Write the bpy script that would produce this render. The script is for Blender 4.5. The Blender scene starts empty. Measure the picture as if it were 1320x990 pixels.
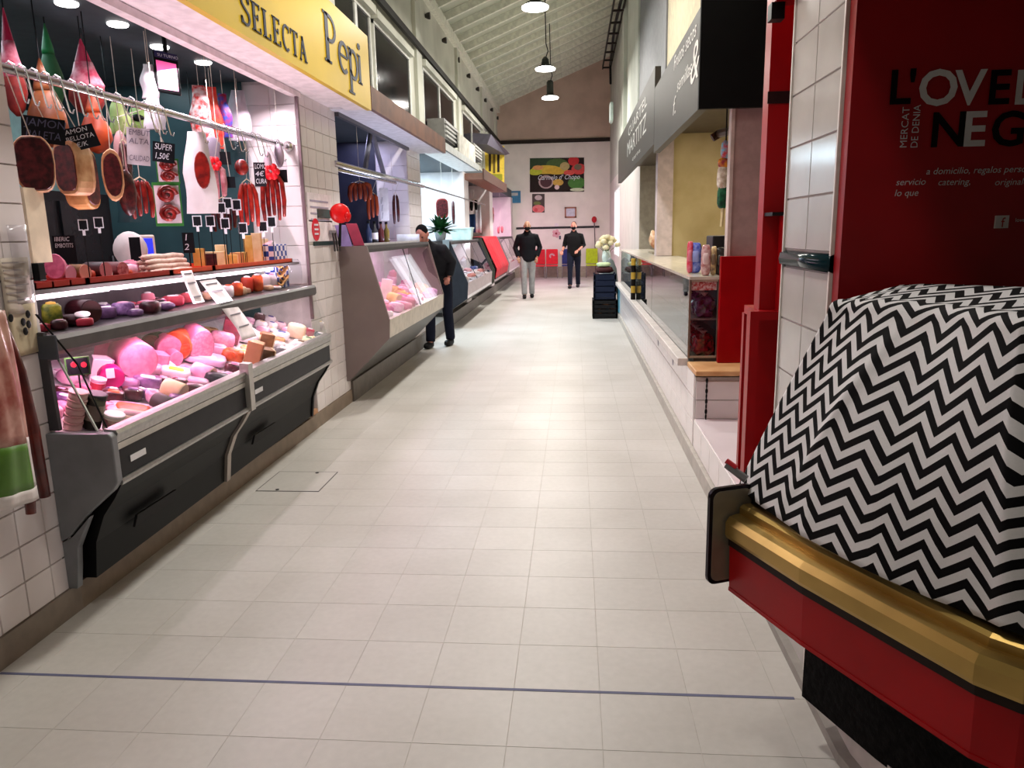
import bpy, math, random
from mathutils import Vector, Matrix
R = random.Random(7)
S = bpy.context.scene
COL = S.collection
# ---------------------------------------------------------------- camera
FPX, PITCH, YAW, ROLL, H = 961.9, .19993, .08607, -.02018, 1.55
_cy, _sy, _cp, _sp = math.cos(YAW), math.sin(YAW), math.cos(PITCH), math.sin(PITCH)
CF = Vector((-_sy*_cp, _cy*_cp, -_sp)); _rt = Vector((_cy, _sy, 0)); _up = _rt.cross(CF)
CR = _rt*math.cos(ROLL) + _up*math.sin(ROLL); CU = _up*math.cos(ROLL) - _rt*math.sin(ROLL)
CP = Vector((0, 0, H))
cam = bpy.data.cameras.new('camera'); camo = bpy.data.objects.new('camera', cam); COL.objects.link(camo)
cam.sensor_fit = 'HORIZONTAL'; cam.sensor_width = 36; cam.lens = FPX/1320*36; cam.clip_start = .02; cam.clip_end = 200
m = Matrix.Identity(4)
for i in range(3):
    m[i][0], m[i][1], m[i][2], m[i][3] = CR[i], CU[i], -CF[i], CP[i]
camo.matrix_world = m
S.camera = camo
# ---------------------------------------------------------------- world, exposure, large lights
w = bpy.data.worlds.new('world'); S.world = w; w.use_nodes = True
w.node_tree.nodes['Background'].inputs[0].default_value = (.80, .86, .92, 1)
w.node_tree.nodes['Background'].inputs[1].default_value = .05
vs = S.view_settings
vs.view_transform = 'Standard'; vs.look = 'None'; vs.exposure = .25; vs.gamma = 1; vs.use_curve_mapping = False
def srgb(c):
    return tuple((v/255/12.92 if v/255 <= .04045 else ((v/255+.055)/1.055)**2.4) for v in c[:3])
def area(name, loc, sx, sy, power, col=(255,255,255), rot=(0,0,0), spread=180):
    l = bpy.data.lights.new(name, 'AREA'); l.shape = 'RECTANGLE'; l.size = sx; l.size_y = sy
    l.energy = power; l.color = srgb(col); l.spread = math.radians(spread)
    o = bpy.data.objects.new(name, l); COL.objects.link(o); o.location = loc; o.rotation_euler = rot
    return o
PI = math.pi
# front opening of the cooked-meat stall: tubes behind the lintel
area('stall_tube_light', (-2.33, 4.3, 2.52), .10, 2.8, 30, (255,236,246), (0, math.radians(-12), 0))
area('stall_back_light', (-3.2, 4.3, 2.71), .5, 2.6, 16, (216,238,248))
area('soffit_bounce_fill', (-2.055, 4.3, 1.188), .02, 2.6, 24, (255,228,240), (0, math.radians(-160), 0))  # added upward fill imitating bounce onto the soffit; the stall has no such lamp
area('case_light_pink', (-2.16, 3.55, 1.085), .05, 1.45, 8, (255,186,216), (0, math.radians(8), 0))
area('case_light_white', (-2.12, 5.0, 1.085), .05, 1.3, 6, (255,225,235), (0, math.radians(8), 0))
area('shelf_light', (-2.25, 4.2, 1.325), .05, 2.7, 3.6, (255,226,240))
area('butcher_case_light', (-2.02, 8.0, 1.38), .06, 2.4, 12, (255,186,228), (0, math.radians(10), 0))
area('butcher_stall_light', (-2.7, 9.1, 2.71), .4, 1.0, 9, (205,205,255))
area('awning_bounce_fill', (-2.0, 8.2, 1.482), .06, 2.4, 9, (215,222,255), (0, math.radians(175), 0))  # added fill, stands in for light bounced up under the butcher awning
area('poultry_stall_light', (-2.7, 12.6, 2.71), 1.0, 3.2, 120, (214,240,255))
area('poultry_case_light', (-2.1, 14.2, 1.36), .08, 3.0, 12, (240,240,255))
area('far_stall_light', (-2.6, 22.6, 2.71), .6, 4.0, 75, (255,190,228))
area('window_daylight', (1.13, 22.0, 1.9), 1.6, 2.5, 14, (240,248,255), (0, math.radians(90), 0))
area('nut_stall_light', (1.7, 7.6, 2.69), .6, 2.0, 26, (255,236,200))
area('deli_stall_light', (1.9, 12.0, 2.69), .6, 2.0, 20, (255,236,210))
PEND = [(-.6, y, z) for y, z in ((-2.4,4.95),(1.4,4.95),(5.1,4.95),(8.8,5.0),(12.5,5.0),(16.6,4.92),(19.7,4.86))]
for i, (x, y, z) in enumerate(PEND):
    l = bpy.data.lights.new('pendant_light', 'AREA'); l.shape = 'DISK'; l.size = .40
    l.energy = (135 if y > 14 else 90) if y > 3 else (23 if y > 0 else 8); l.color = srgb((255,250,242))
    o = bpy.data.objects.new('pendant_light', l); COL.objects.link(o); o.location = (x, y, z-.075)
# ---------------------------------------------------------------- helpers
def ray(x, y): return CF + CR*((x-660)/FPX) - CU*((y-495)/FPX)
def P(x, y, X=None, Y=None, Z=None):
    d = ray(x, y)
    t = (X-CP.x)/d.x if X is not None else (Y-CP.y)/d.y if Y is not None else (Z-CP.z)/d.z
    return CP + d*t
def PP(x, y, o, n):                                   # pixel onto a plane
    d = ray(x, y); n = Vector(n); return CP + d*((Vector(o)-CP).dot(n)/d.dot(n))
def dist(p): return (Vector(p)-CP).dot(CF)
_m = {}
def M(name, c=(200,200,200), r=.5, metal=0, var=.06, sc=12, bump=0, emit=0, trans=0, c2=None, alpha=1, coat=0, ior=1.45, spec=None):
    if name in _m: return _m[name]
    a = bpy.data.materials.new(name); a.use_nodes = True; nt = a.node_tree; b = nt.nodes['Principled BSDF']; _m[name] = a
    col = srgb(c)
    b.inputs['Roughness'].default_value = r; b.inputs['Metallic'].default_value = metal
    b.inputs['IOR'].default_value = ior; b.inputs['Specular IOR Level'].default_value = spec if spec is not None else (.18 if max(c) < 60 else .4)
    if coat: b.inputs['Coat Weight'].default_value = coat; b.inputs['Coat Roughness'].default_value = .12
    if trans: b.inputs['Transmission Weight'].default_value = trans
    if alpha < 1: b.inputs['Alpha'].default_value = alpha
    tc = nt.nodes.new('ShaderNodeTexCoord'); n = nt.nodes.new('ShaderNodeTexNoise')
    n.inputs['Scale'].default_value = sc; n.inputs['Detail'].default_value = 4
    nt.links.new(tc.outputs['Object'], n.inputs['Vector'])
    rp = nt.nodes.new('ShaderNodeValToRGB')
    lo = srgb(c2) if c2 else tuple(v*(1-var*2) for v in col); hi = col if c2 else tuple(min(1, v*(1+var)) for v in col)
    rp.color_ramp.elements[0].position = .38; rp.color_ramp.elements[1].position = .62
    rp.color_ramp.elements[0].color = (*lo, 1); rp.color_ramp.elements[1].color = (*hi, 1)
    nt.links.new(n.outputs['Fac'], rp.inputs['Fac']); nt.links.new(rp.outputs['Color'], b.inputs['Base Color'])
    if bump:
        bp = nt.nodes.new('ShaderNodeBump'); bp.inputs['Strength'].default_value = bump; bp.inputs['Distance'].default_value = .01
        nt.links.new(n.outputs['Fac'], bp.inputs['Height']); nt.links.new(bp.outputs['Normal'], b.inputs['Normal'])
    if emit:
        b.inputs['Emission Color'].default_value = (*col, 1); b.inputs['Emission Strength'].default_value = emit
    return a
def C(rgb, r=.5, **k):                                # a plain colour with grain, keyed by its colour
    return M('paint_%d_%d_%d_%d' % (*rgb, int(r*100)), rgb, r, **k)
def basis(d, up=(0,0,1)):
    d = Vector(d).normalized(); u = Vector(up)
    if abs(d.dot(u)) > .98: u = Vector((1,0,0))
    a = d.cross(u).normalized(); return a, a.cross(d).normalized()
class MB:
    def __init__(s): s.v = []; s.f = []; s.uv = None
    def add(s, vs, fs):
        k = len(s.v); s.v += [Vector(p) for p in vs]; s.f += [tuple(i+k for i in f) for f in fs]; return s
    def box(s, x0, x1, y0, y1, z0, z1):
        x0, x1 = sorted((x0,x1)); y0, y1 = sorted((y0,y1)); z0, z1 = sorted((z0,z1))
        return s.add([(x,y,z) for z in (z0,z1) for x, y in ((x0,y0),(x1,y0),(x1,y1),(x0,y1))],
                     [(3,2,1,0),(4,5,6,7),(0,1,5,4),(1,2,6,5),(2,3,7,6),(3,0,4,7)])
    def cbox(s, c, d, rz=0, rx=0, ry=0):
        Mx = Matrix.Rotation(rz,3,'Z') @ Matrix.Rotation(ry,3,'Y') @ Matrix.Rotation(rx,3,'X'); c = Vector(c)
        k = MB().box(-d[0]/2,d[0]/2,-d[1]/2,d[1]/2,-d[2]/2,d[2]/2)
        return s.add([c + Mx@p for p in k.v], k.f)
    def prism(s, a, b):                               # two outlines of equal length, joined
        n = len(a)
        return s.add(list(a)+list(b), [tuple(range(n-1,-1,-1)), tuple(range(n,2*n))] + [(i,(i+1)%n,n+(i+1)%n,n+i) for i in range(n)])
    def xz(s, poly, y0, y1):
        return s.prism([(x,y0,z) for x,z in poly], [(x,y1,z) for x,z in poly])
    def tube(s, pts, r, n=8, cap=True, flat=1):
        pts = [Vector(p) for p in pts]; k = len(pts); rs = r if isinstance(r,(list,tuple)) else [r]*k
        vs = []; fs = []; pa = None
        for i, p in enumerate(pts):
            d = (pts[min(i+1,k-1)]-pts[max(i-1,0)])
            a, b = basis(d)
            if pa is not None:
                a = (pa - d.normalized()*pa.dot(d.normalized())).normalized(); b = a.cross(d.normalized())
            pa = a
            vs += [p + (a*math.cos(2*PI*j/n) + b*math.sin(2*PI*j/n)*flat)*rs[i] for j in range(n)]
        for i in range(k-1):
            fs += [(i*n+j, i*n+(j+1)%n, (i+1)*n+(j+1)%n, (i+1)*n+j) for j in range(n)]
        if cap: fs += [tuple(range(n-1,-1,-1)), tuple(range((k-1)*n, k*n))]
        return s.add(vs, fs)
    def lathe(s, prof, c, n=16, ax=(0,0,1), sx=1):    # profile [(radius, height)]
        a, b = basis(ax); ax = Vector(ax).normalized(); c = Vector(c)
        vs = [c + ax*h + (a*math.cos(2*PI*j/n)*sx + b*math.sin(2*PI*j/n))*max(r,1e-4) for r, h in prof for j in range(n)]
        k = len(prof)
        fs = [(i*n+j, i*n+(j+1)%n, (i+1)*n+(j+1)%n, (i+1)*n+j) for i in range(k-1) for j in range(n)]
        fs += [tuple(range(n-1,-1,-1)), tuple(range((k-1)*n, k*n))]
        return s.add(vs, fs)
    def ell(s, c, r, n=10, k=7, rot=None, lump=0, sq=1, rnd=R):
        c = Vector(c); vs = []; fs = []
        pw = lambda t: math.copysign(abs(t)**sq, t)
        for i in range(k+1):
            th = PI*i/k
            for j in range(n):
                ph = 2*PI*j/n
                q = Vector((pw(math.sin(th))*pw(math.cos(ph))*r[0], pw(math.sin(th))*pw(math.sin(ph))*r[1], -pw(math.cos(th))*r[2]))
                if lump and 0 < i < k: q *= 1 + lump*(rnd.random()-.5)
                if rot is not None: q = rot @ q
                vs.append(c+q)
        for i in range(k): fs += [(i*n+j, i*n+(j+1)%n, (i+1)*n+(j+1)%n, (i+1)*n+j) for j in range(n)]
        return s.add(vs, fs)
    def grid(s, fn, nu, nv, uv=None):
        vs = [fn(i/nu, j/nv) for j in range(nv+1) for i in range(nu+1)]
        if uv: s.uv = [uv(i/nu, j/nv) for j in range(nv+1) for i in range(nu+1)]
        return s.add(vs, [(j*(nu+1)+i, j*(nu+1)+i+1, (j+1)*(nu+1)+i+1, (j+1)*(nu+1)+i) for j in range(nv) for i in range(nu)])
    def build(s, name, mat, parent=None, smooth=False, bevel=0, thick=0, remesh=0, at=None, sub=0):
        xs = [p.x for p in s.v]; ys = [p.y for p in s.v]; zs = [p.z for p in s.v]
        o0 = Vector(at) if at else Vector(((min(xs)+max(xs))/2, (min(ys)+max(ys))/2, min(zs)))
        me = bpy.data.meshes.new(name); me.from_pydata([p-o0 for p in s.v], [], s.f); me.validate()
        if s.uv:
            ul = me.uv_layers.new(name='UVMap')
            for lp in me.loops: ul.data[lp.index].uv = s.uv[lp.vertex_index]
        if mat: me.materials.append(mat)
        if smooth: me.polygons.foreach_set('use_smooth', [True]*len(me.polygons))
        o = bpy.data.objects.new(name, me); COL.objects.link(o)
        if thick: q = o.modifiers.new('solid','SOLIDIFY'); q.thickness = thick; q.offset = 0
        if remesh: q = o.modifiers.new('skin','REMESH'); q.mode = 'VOXEL'; q.voxel_size = remesh; q.use_smooth_shade = True
        if bevel: q = o.modifiers.new('edge','BEVEL'); q.width = bevel; q.segments = 2; q.limit_method = 'ANGLE'
        if sub: q = o.modifiers.new('sub','SUBSURF'); q.levels = sub; q.render_levels = sub
        if parent is not None:
            o.parent = parent; o.location = o0 - wloc(parent)
        else: o.location = o0
        return o
def wloc(o):
    v = Vector(o.location)
    while o.parent is not None: o = o.parent; v = v + Vector(o.location)
    return v
def thing(name, label, cat, loc, group=None, kind=None):
    o = bpy.data.objects.new(name, None); COL.objects.link(o); o.location = loc; o.empty_display_size = .1
    return tag(o, label, cat, group, kind)
def tag(o, label=None, cat=None, group=None, kind=None):
    if label: o['label'] = label
    if cat: o['category'] = cat
    if group: o['group'] = group
    if kind: o['kind'] = kind
    return o
def struct(o, label=None): return tag(o, label, None, None, 'structure')
def copies(src, locs, parent=None):                   # further pieces that share the mesh of src
    for l in locs:
        c = src.copy(); COL.objects.link(c); c.location = l
        if parent is not None: c.parent = parent
def text(s, parent, mat, org, du, dv, h, name='lettering', ext=.002, align='LEFT', shear=0, wide=1, bold=0, fit=0):
    cu = bpy.data.curves.new(name, 'FONT'); cu.body = s; cu.size = 1; cu.extrude = 0; cu.align_x = align; cu.shear = shear; cu.offset = bold; cu.resolution_u = 3
    if not s.strip(): return None
    t = bpy.data.objects.new('tmp', cu); COL.objects.link(t)
    dg = bpy.context.evaluated_depsgraph_get(); me = bpy.data.meshes.new_from_object(t.evaluated_get(dg))
    bpy.data.objects.remove(t)
    du = Vector(du).normalized(); dv = Vector(dv).normalized(); nn = du.cross(dv); org = Vector(org)
    mb = MB(); k = h/.72
    if fit:
        xs = [p.co.x for p in me.vertices]; wide = fit/((max(xs)-min(xs))*k)
    vs = [org + du*(p.co.x*k*wide) + dv*(p.co.y*k) + nn*ext for p in me.vertices]
    mb.add(vs, [tuple(p.vertices) for p in me.polygons])
    bpy.data.meshes.remove(me)
    return mb.build(name, mat, parent)
def tiles(parent, org, du, dv, nu, nv, su, sv, mat, th=.006, gap=.004, stag=0, name='tile', skip=None, e=.002):
    du = Vector(du); dv = Vector(dv); nn = du.cross(dv); org = Vector(org)
    a = su-gap; b = sv-gap
    mb = MB(); q = lambda x, y, z: du*x + dv*y + nn*z
    mb.prism([q(0,0,0),q(a,0,0),q(a,b,0),q(0,b,0)], [q(e,e,th),q(a-e,e,th),q(a-e,b-e,th),q(e,b-e,th)])
    first = None; pl = wloc(parent)
    for j in range(nv):
        for i in range(nu):
            if skip and skip(i, j): continue
            p = org + du*(i*su + gap/2 + (stag*su if j % 2 else 0)) + dv*(j*sv + gap/2)
            if first is None:
                first = mb.build(name, mat, parent, at=(0,0,0)); first.location = p - pl
            else: copies(first, [p-pl], parent)
def stain(name, c, r, sc, c2, joint=None):            # large faint patches over a fine grain
    a = M(name, c, r, sc=sc, c2=c2); return a
WHITE = M('white_plaster', (226,222,212), .7, var=.05, sc=2)
TILE = M('white_glazed_tile', (230,222,222), .22, var=.03, sc=3)
GROUT = M('grout', (180,172,168), .9)
ALU = M('brushed_aluminium', (168,166,164), .34, .85, var=.05, sc=40)
STEEL = M('steel', (196,196,198), .22, 1, var=.03)
DARK = M('charcoal_panel', (32,31,34), .45, var=.08)
BLACK = M('black_plastic', (16,16,18), .4)
GREYP = M('grey_lacquer_panel', (128,130,134), .35, .3, var=.04)
RED = M('red_lacquer', (160,8,16), .34, var=.05, sc=5, spec=.2)
GLASS = M('clear_glass', (255,255,255), .0, trans=1, var=0, ior=1.12)
def glassmat(name, tint, refl_rough=.0, ior=1.45):
    if name in _m: return _m[name]
    a = bpy.data.materials.new(name); a.use_nodes = True; nt = a.node_tree; nt.nodes.clear(); _m[name] = a
    o = nt.nodes.new('ShaderNodeOutputMaterial'); mx = nt.nodes.new('ShaderNodeMixShader'); t = nt.nodes.new('ShaderNodeBsdfTransparent')
    g = nt.nodes.new('ShaderNodeBsdfGlossy'); g.inputs['Roughness'].default_value = refl_rough
    fr = nt.nodes.new('ShaderNodeFresnel'); fr.inputs['IOR'].default_value = ior
    t.inputs[0].default_value = (*tint, 1)
    ge = nt.nodes.new('ShaderNodeNewGeometry'); ma = nt.nodes.new('ShaderNodeMath'); ma.operation = 'SUBTRACT'; ma.inputs[0].default_value = 1; nt.links.new(ge.outputs['Backfacing'], ma.inputs[1])
    mu = nt.nodes.new('ShaderNodeMath'); mu.operation = 'MULTIPLY'; nt.links.new(fr.outputs[0], mu.inputs[0]); nt.links.new(ma.outputs[0], mu.inputs[1])
    nt.links.new(mu.outputs[0], mx.inputs[0]); nt.links.new(t.outputs[0], mx.inputs[1]); nt.links.new(g.outputs[0], mx.inputs[2]); nt.links.new(mx.outputs[0], o.inputs[0])
    return a
GLASS = glassmat('clear_pane', (.97,.98,.98))
PLASTIC = glassmat('clear_wrap', (.9,.9,.92), .18)
DGLASS = M('dark_window_glass', (14,15,18), .08)
def floor_mat():
    a = bpy.data.materials.new('floor_tile'); a.use_nodes = True; nt = a.node_tree; b = nt.nodes['Principled BSDF']
    g = nt.nodes.new('ShaderNodeNewGeometry'); n = nt.nodes.new('ShaderNodeTexNoise'); n.inputs['Scale'].default_value = 1.1; n.inputs['Detail'].default_value = 6
    n2 = nt.nodes.new('ShaderNodeTexNoise'); n2.inputs['Scale'].default_value = 34; n2.inputs['Detail'].default_value = 4
    oi = nt.nodes.new('ShaderNodeObjectInfo')
    for k in (n, n2): nt.links.new(g.outputs['Position'], k.inputs['Vector'])
    rp = nt.nodes.new('ShaderNodeValToRGB'); rp.color_ramp.elements[0].position = .3; rp.color_ramp.elements[1].position = .7
    rp.color_ramp.elements[0].color = (*srgb((188,183,176)),1); rp.color_ramp.elements[1].color = (*srgb((208,204,199)),1)
    nt.links.new(n.outputs[0], rp.inputs[0])
    mx = nt.nodes.new('ShaderNodeMix'); mx.data_type = 'RGBA'; mx.blend_type = 'MULTIPLY'; mx.inputs['Factor'].default_value = .16
    nt.links.new(rp.outputs[0], mx.inputs['A']); nt.links.new(n2.outputs[0], mx.inputs['B'])
    hv = nt.nodes.new('ShaderNodeHueSaturation'); mr = nt.nodes.new('ShaderNodeMapRange'); mr.inputs[3].default_value = .97; mr.inputs[4].default_value = 1.03
    nt.links.new(oi.outputs['Random'], mr.inputs[0]); nt.links.new(mr.outputs[0], hv.inputs['Value']); nt.links.new(mx.outputs['Result'], hv.inputs['Color'])
    nt.links.new(hv.outputs[0], b.inputs['Base Color']); b.inputs['Roughness'].default_value = .42
    return a
FLT = floor_mat()
# ---- floor
fl = struct(MB().box(-4.4, 3.6, -5, 26.6, -.12, -.0012).build('floor', M('floor_grout', (190,185,179), .8)))
TX, TY, X0, Y0 = .2955, .29, .081-8*.2955, 1.44
tiles(fl, (X0, Y0, -.0012), (1,0,0), (0,1,0), 11, 27, TX, TY, FLT, th=.0012, gap=.0016, e=.0004)
mb = MB()
for j in range(-20, 60):
    if 0 <= j < 5 and False: continue
    for i in range(-1 if j < 0 else 0, 20 if j < 0 else 11):
        y = Y0 + (27+j)*TY if j >= 0 else Y0 + j*TY
        if y > 26.3: continue
        x = X0 + i*TX; mb.add([(x+.001,y+.001,0),(x+TX-.001,y+.001,0),(x+TX-.001,y+TY-.001,0),(x+.001,y+TY-.001,0)], [(0,1,2,3)])
tag(mb.build('floor_tile_field', FLT, fl), kind='stuff')
tag(MB().box(-2.11, .73, 2.306, 2.319, .0, .0012).build('floor_line', C((98,100,128), .6)), 'thin blue-grey line painted across the floor tiles', 'floor line')
h = thing('floor_hatch', 'square access hatch cover set flush into the aisle floor', 'hatch', (-1.79, 4.48, 0))
MB().box(-1.985,-1.59,4.29,4.665,0,.003).build('cover', FLT, h)
for a in ((-1.99,-1.985,4.285,4.67),(-1.59,-1.585,4.285,4.67),(-1.985,-1.59,4.285,4.29),(-1.985,-1.59,4.665,4.67)): MB().box(*a,0,.0034).build('frame_edge', C((95,92,90), .5), h)
for x, y in ((-1.86,4.31),(-1.72,4.645)): MB().lathe([(.012,0),(.012,.002)], (x,y,.003), 10).build('lifting_hole', BLACK, h)
# ---- shell
struct(MB().box(-4.4, 3.6, -5.1, -5, 0, 7).build('wall_back', WHITE))
struct(MB().box(3.5, 3.6, -5, 3.4, 0, 7).build('wall_near_right', WHITE))
TAN = M('tan_plaster', (220,196,178), .8, sc=1.5, c2=(204,180,162))
we = struct(MB().box(-4.4, 3.0, 26.4, 26.6, 0, 4.5).build('wall_end', M('end_wall_tile_white', (238,230,222), .5, var=.03, sc=2)))
MB().box(-2.7, 1.3, 26.4, 26.6, 4.5, 7.4).build('gable', TAN, we)
MB().box(-2.6, 1.2, 26.34, 26.4, 4.50, 4.62).build('beam', C((52,44,40), .6), we)
MB().box(-2.1, 1.2, 26.385, 26.4, 0, .36).build('dado', C((176,160,148), .6), we)
tag(MB().box(-2.02, .85, 26.37, 26.4, 1.66, 1.73).build('wall_rail', C((50,50,52), .5)), 'long dark horizontal rail on the end wall above the chairs', 'wall rail')
# left stall partitions and back
PART = M('stall_partition_white', (224,216,216), .5, var=.04, sc=3)
wl = struct(MB().box(-4.3, -2.13, -5, 2.80, 0, 3.0).build('wall_left', GROUT))
tiles(wl, (-2.13, 2.80-6*.1435, .118), (0,1,0), (0,0,1), 6, 20, .1435, .1435, TILE)
BACKW = M('stall_back_wall', (84,108,114), .5, var=.1, sc=2)
struct(MB().box(-4.4, -4.3, -5, 26.4, 0, 3.0).build('wall_stalls_back', BACKW))
struct(MB().box(-4.3, -2.16, 2.8, 26.4, 2.72, 2.98).build('ceiling_stalls', M('stall_ceiling_dark', (62,72,78), .6)))
pw = struct(MB().box(-4.3, -2.13, 5.87, 6.83, 0, 2.72).build('wall_pillar', M('pale_grout', (214,206,206), .8)))
tiles(pw, (-2.13, 5.87, .12), (0,1,0), (0,0,1), 5, 17, .192, .152, TILE)
tiles(pw, (-2.53, 5.87, 1.18), (1,0,0), (0,0,1), 2, 10, .2, .152, TILE)
MB().box(-4.3, -2.54, 5.855, 5.87, 0, 2.72).build('teal_lining', M('teal_lining', (66,92,98), .25, var=.1, sc=2), pw)
for i, (a, b, c) in enumerate(((9.75,10.55,(206,206,222)), (14.75,15.4,(150,142,138)), (19.2,19.9,(222,206,214)), (25.6,26.4,(222,206,214)))):
    p = struct(MB().box(-4.3, -2.13, a, b, 0, 2.72).build('wall_pillar', PART))
    if i == 0:
        tiles(p, (-2.13, a, .27), (0,1,0), (0,0,1), 4, 16, .2, .152, TILE); tiles(p, (-2.53, a, 1.2), (1,0,0), (0,0,1), 2, 9, .2, .152, TILE); MB().box(-4.3, -2.54, a-.015, a, 0, 2.72).build('dark_lining', C((44,46,60), .4), p)
struct(MB().box(-2.13, -2.115, -5, 2.80, 0, .118).build('baseboard_left', C((136,124,112), .5)))
struct(MB().box(-2.6, -2.115, 2.80, 6.80, 0, .12).build('baseboard_stall', C((136,120,104), .5)))
struct(MB().box(-2.7, -2.10, 6.80, 26.4, 0, .2).build('baseboard_far', C((110,104,98), .5)))
# upper left wall with its dark windows
UP = M('upper_wall_paint', (214,214,200), .7, sc=1.2, c2=(196,196,182))
uw = struct(MB().box(-2.8, -2.6, -5, 26.4, 2.98, 5.9).build('wall_upper_left', UP))
for y in (8.0, 12.75, 17.2, 21.7, 25.2): MB().box(-2.6, -2.54, y, y+.42, 2.98, 5.7).build('pilaster', UP, uw)
for k, (ys, z0, z1) in enumerate((((8.45,9.35,10.0),3.2,4.3), ((10.15,12.3),3.3,4.28), ((13.35,14.95,16.7),3.3,4.36), ((17.95,19.6,21.4),3.4,4.34), ((22.3,23.6,24.9),3.4,4.3))):
    o = tag(bpy.data.objects.new('window_%d' % (k+1), None), None, None, None, 'structure'); COL.objects.link(o); o.location = (-2.6, ys[0], z0)
    FR = C((206,206,198), .4)
    for y0, y1 in zip(ys, ys[1:]):
        MB().box(-2.598, -2.59, y0+.04, y1-.04, z0+.04, z1-.04).build('pane', DGLASS, o)
        MB().box(-2.6, -2.57, y0, y0+.05, z0, z1).build('frame', FR, o); MB().box(-2.6, -2.57, y1-.05, y1, z0, z1).build('frame', FR, o)
    for z in (z0, z1-.05): MB().box(-2.6, -2.565, ys[0], ys[-1], z, z+.05).build('frame', FR, o)
    MB().box(-2.6, -2.5, ys[0]-.05, ys[-1]+.05, z1, z1+.1).build('lintel', UP, o)
tag(MB().box(-2.54, -2.49, 4, 26.3, 4.50, 4.60).build('cable_duct', C((40,38,36), .6)), 'dark cable duct running along the upper wall over the windows', 'cable duct')
# ceiling with rafters
SL = (7.26-5.77)/3.8
def cz(x): return 5.77 + (x+2.6)*SL
CE = M('ceiling_boards', (196,200,182), .7, sc=1.5, c2=(186,190,172))
ce = struct(MB().xz([(-2.8,cz(-2.8)),(1.4,cz(1.4)),(1.4,cz(1.4)+.08),(-2.8,cz(-2.8)+.08)], -5, 26.6).build('ceiling', CE))
RAF = M('rafter_paint', (232,232,216), .6)
rb = MB().xz([(-2.62,cz(-2.62)-.15),(1.25,cz(1.25)-.15),(1.25,cz(1.25)),(-2.62,cz(-2.62))], 7.0, 7.075).build('rafter', RAF, ce)
copies(rb, [rb.location + Vector((0, .86*k, 0)) for k in range(-3, 23) if k], ce)
MB().box(-2.6, -2.5, 3, 26.4, 5.52, 5.70).build('wall_plate', RAF, ce)
fx = MB().lathe([(.03,0),(.055,.05),(.06,.09)], (-2.6, 0, 5.3), 10, (1,0,0)).build('spot_fitting', C((60,56,50), .5))
tag(fx, 'small dark fixing knob on the wall under the rafter ends', 'wall fitting', 'fixing knobs under the rafter ends'); fx.location.y = 12.2
for k in range(1, 9):
    c = fx.copy(); COL.objects.link(c); c.location.y = 12.2 + 1.72*k
# upper right wall
UR = M('upper_right_paint', (206,212,202), .7, sc=1.5, c2=(190,196,186))
ur = struct(MB().box(1.2, 1.4, -5, 26.4, 3.1, 7.35).build('wall_upper_right', UR))
MB().box(1.1, 1.2, 13.9, 16.4, 3.1, 7.1).build('pilaster', UR, ur)
MB().box(1.13, 1.2, 10.0, 13.9, 3.1, 7.1).build('grey_panel', C((128,130,134), .6), ur)
MB().box(1.15, 1.2, 5.2, 10.0, 3.0, 7.1).build('beige_panel', C((212,200,164), .6), ur)
MB().box(1.12, 1.2, 18.2, 18.9, 3.1, 7.1).build('pilaster', UR, ur)
lad = thing('cable_ladder', 'dark ladder-like cable tray under the ceiling by the right wall', 'cable tray', (1.0, 19, 6.2))
for x in (.86, 1.1): MB().box(x, x+.03, 12.0, 24.6, 6.42, 6.52).build('side_rail', C((46,40,36), .6), lad)
for k in range(13): MB().box(.86, 1.13, 12.3+k, 12.36+k, 6.40, 6.44).build('rung', C((46,40,36), .6), lad)
MB().tube([(1.0,12.0,6.5),(1.05,16,6.46),(1.0,20,6.5),(1.08,24.0,6.44),(1.12,24.6,6.0)], .035, 6).build('cable_bundle', BLACK, lad)
# right wall, far part, with the daylight window
wr = struct(MB().box(1.2, 1.4, 14.4, 20.6, 0, 3.1).box(1.2, 1.4, 23.4, 26.4, 0, 3.1).box(1.2, 1.4, 20.6, 23.4, 0, .8).box(1.2, 1.4, 20.6, 23.4, 2.75, 3.1).build('wall_right', M('right_wall_tile', (222,218,214), .5, var=.03, sc=2)))
wd = struct(tag(bpy.data.objects.new('window_6', None))); COL.objects.link(wd); wd.location = (1.3, 22, .8)
MB().box(1.3, 1.32, 20.65, 23.35, .85, 2.7).build('pane', M('daylight_pane', (244,250,255), .4, var=0, emit=1.15), wd)
for y in (20.6, 21.95, 23.3): MB().box(1.2, 1.3, y, y+.08, .8, 2.75).build('frame', C((230,230,228), .4), wd)
for z in (.8, 2.7): MB().box(1.2, 1.3, 20.6, 23.4, z, z+.06).build('frame', C((230,230,228), .4), wd)
struct(MB().box(.77, .80, 3.5, 14.4, 0, .10).build('baseboard_right', C((186,180,172), .5)))
struct(MB().box(1.185, 1.2, 14.4, 26.4, 0, .12).build('baseboard_right_far', C((150,140,130), .5)))
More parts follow.
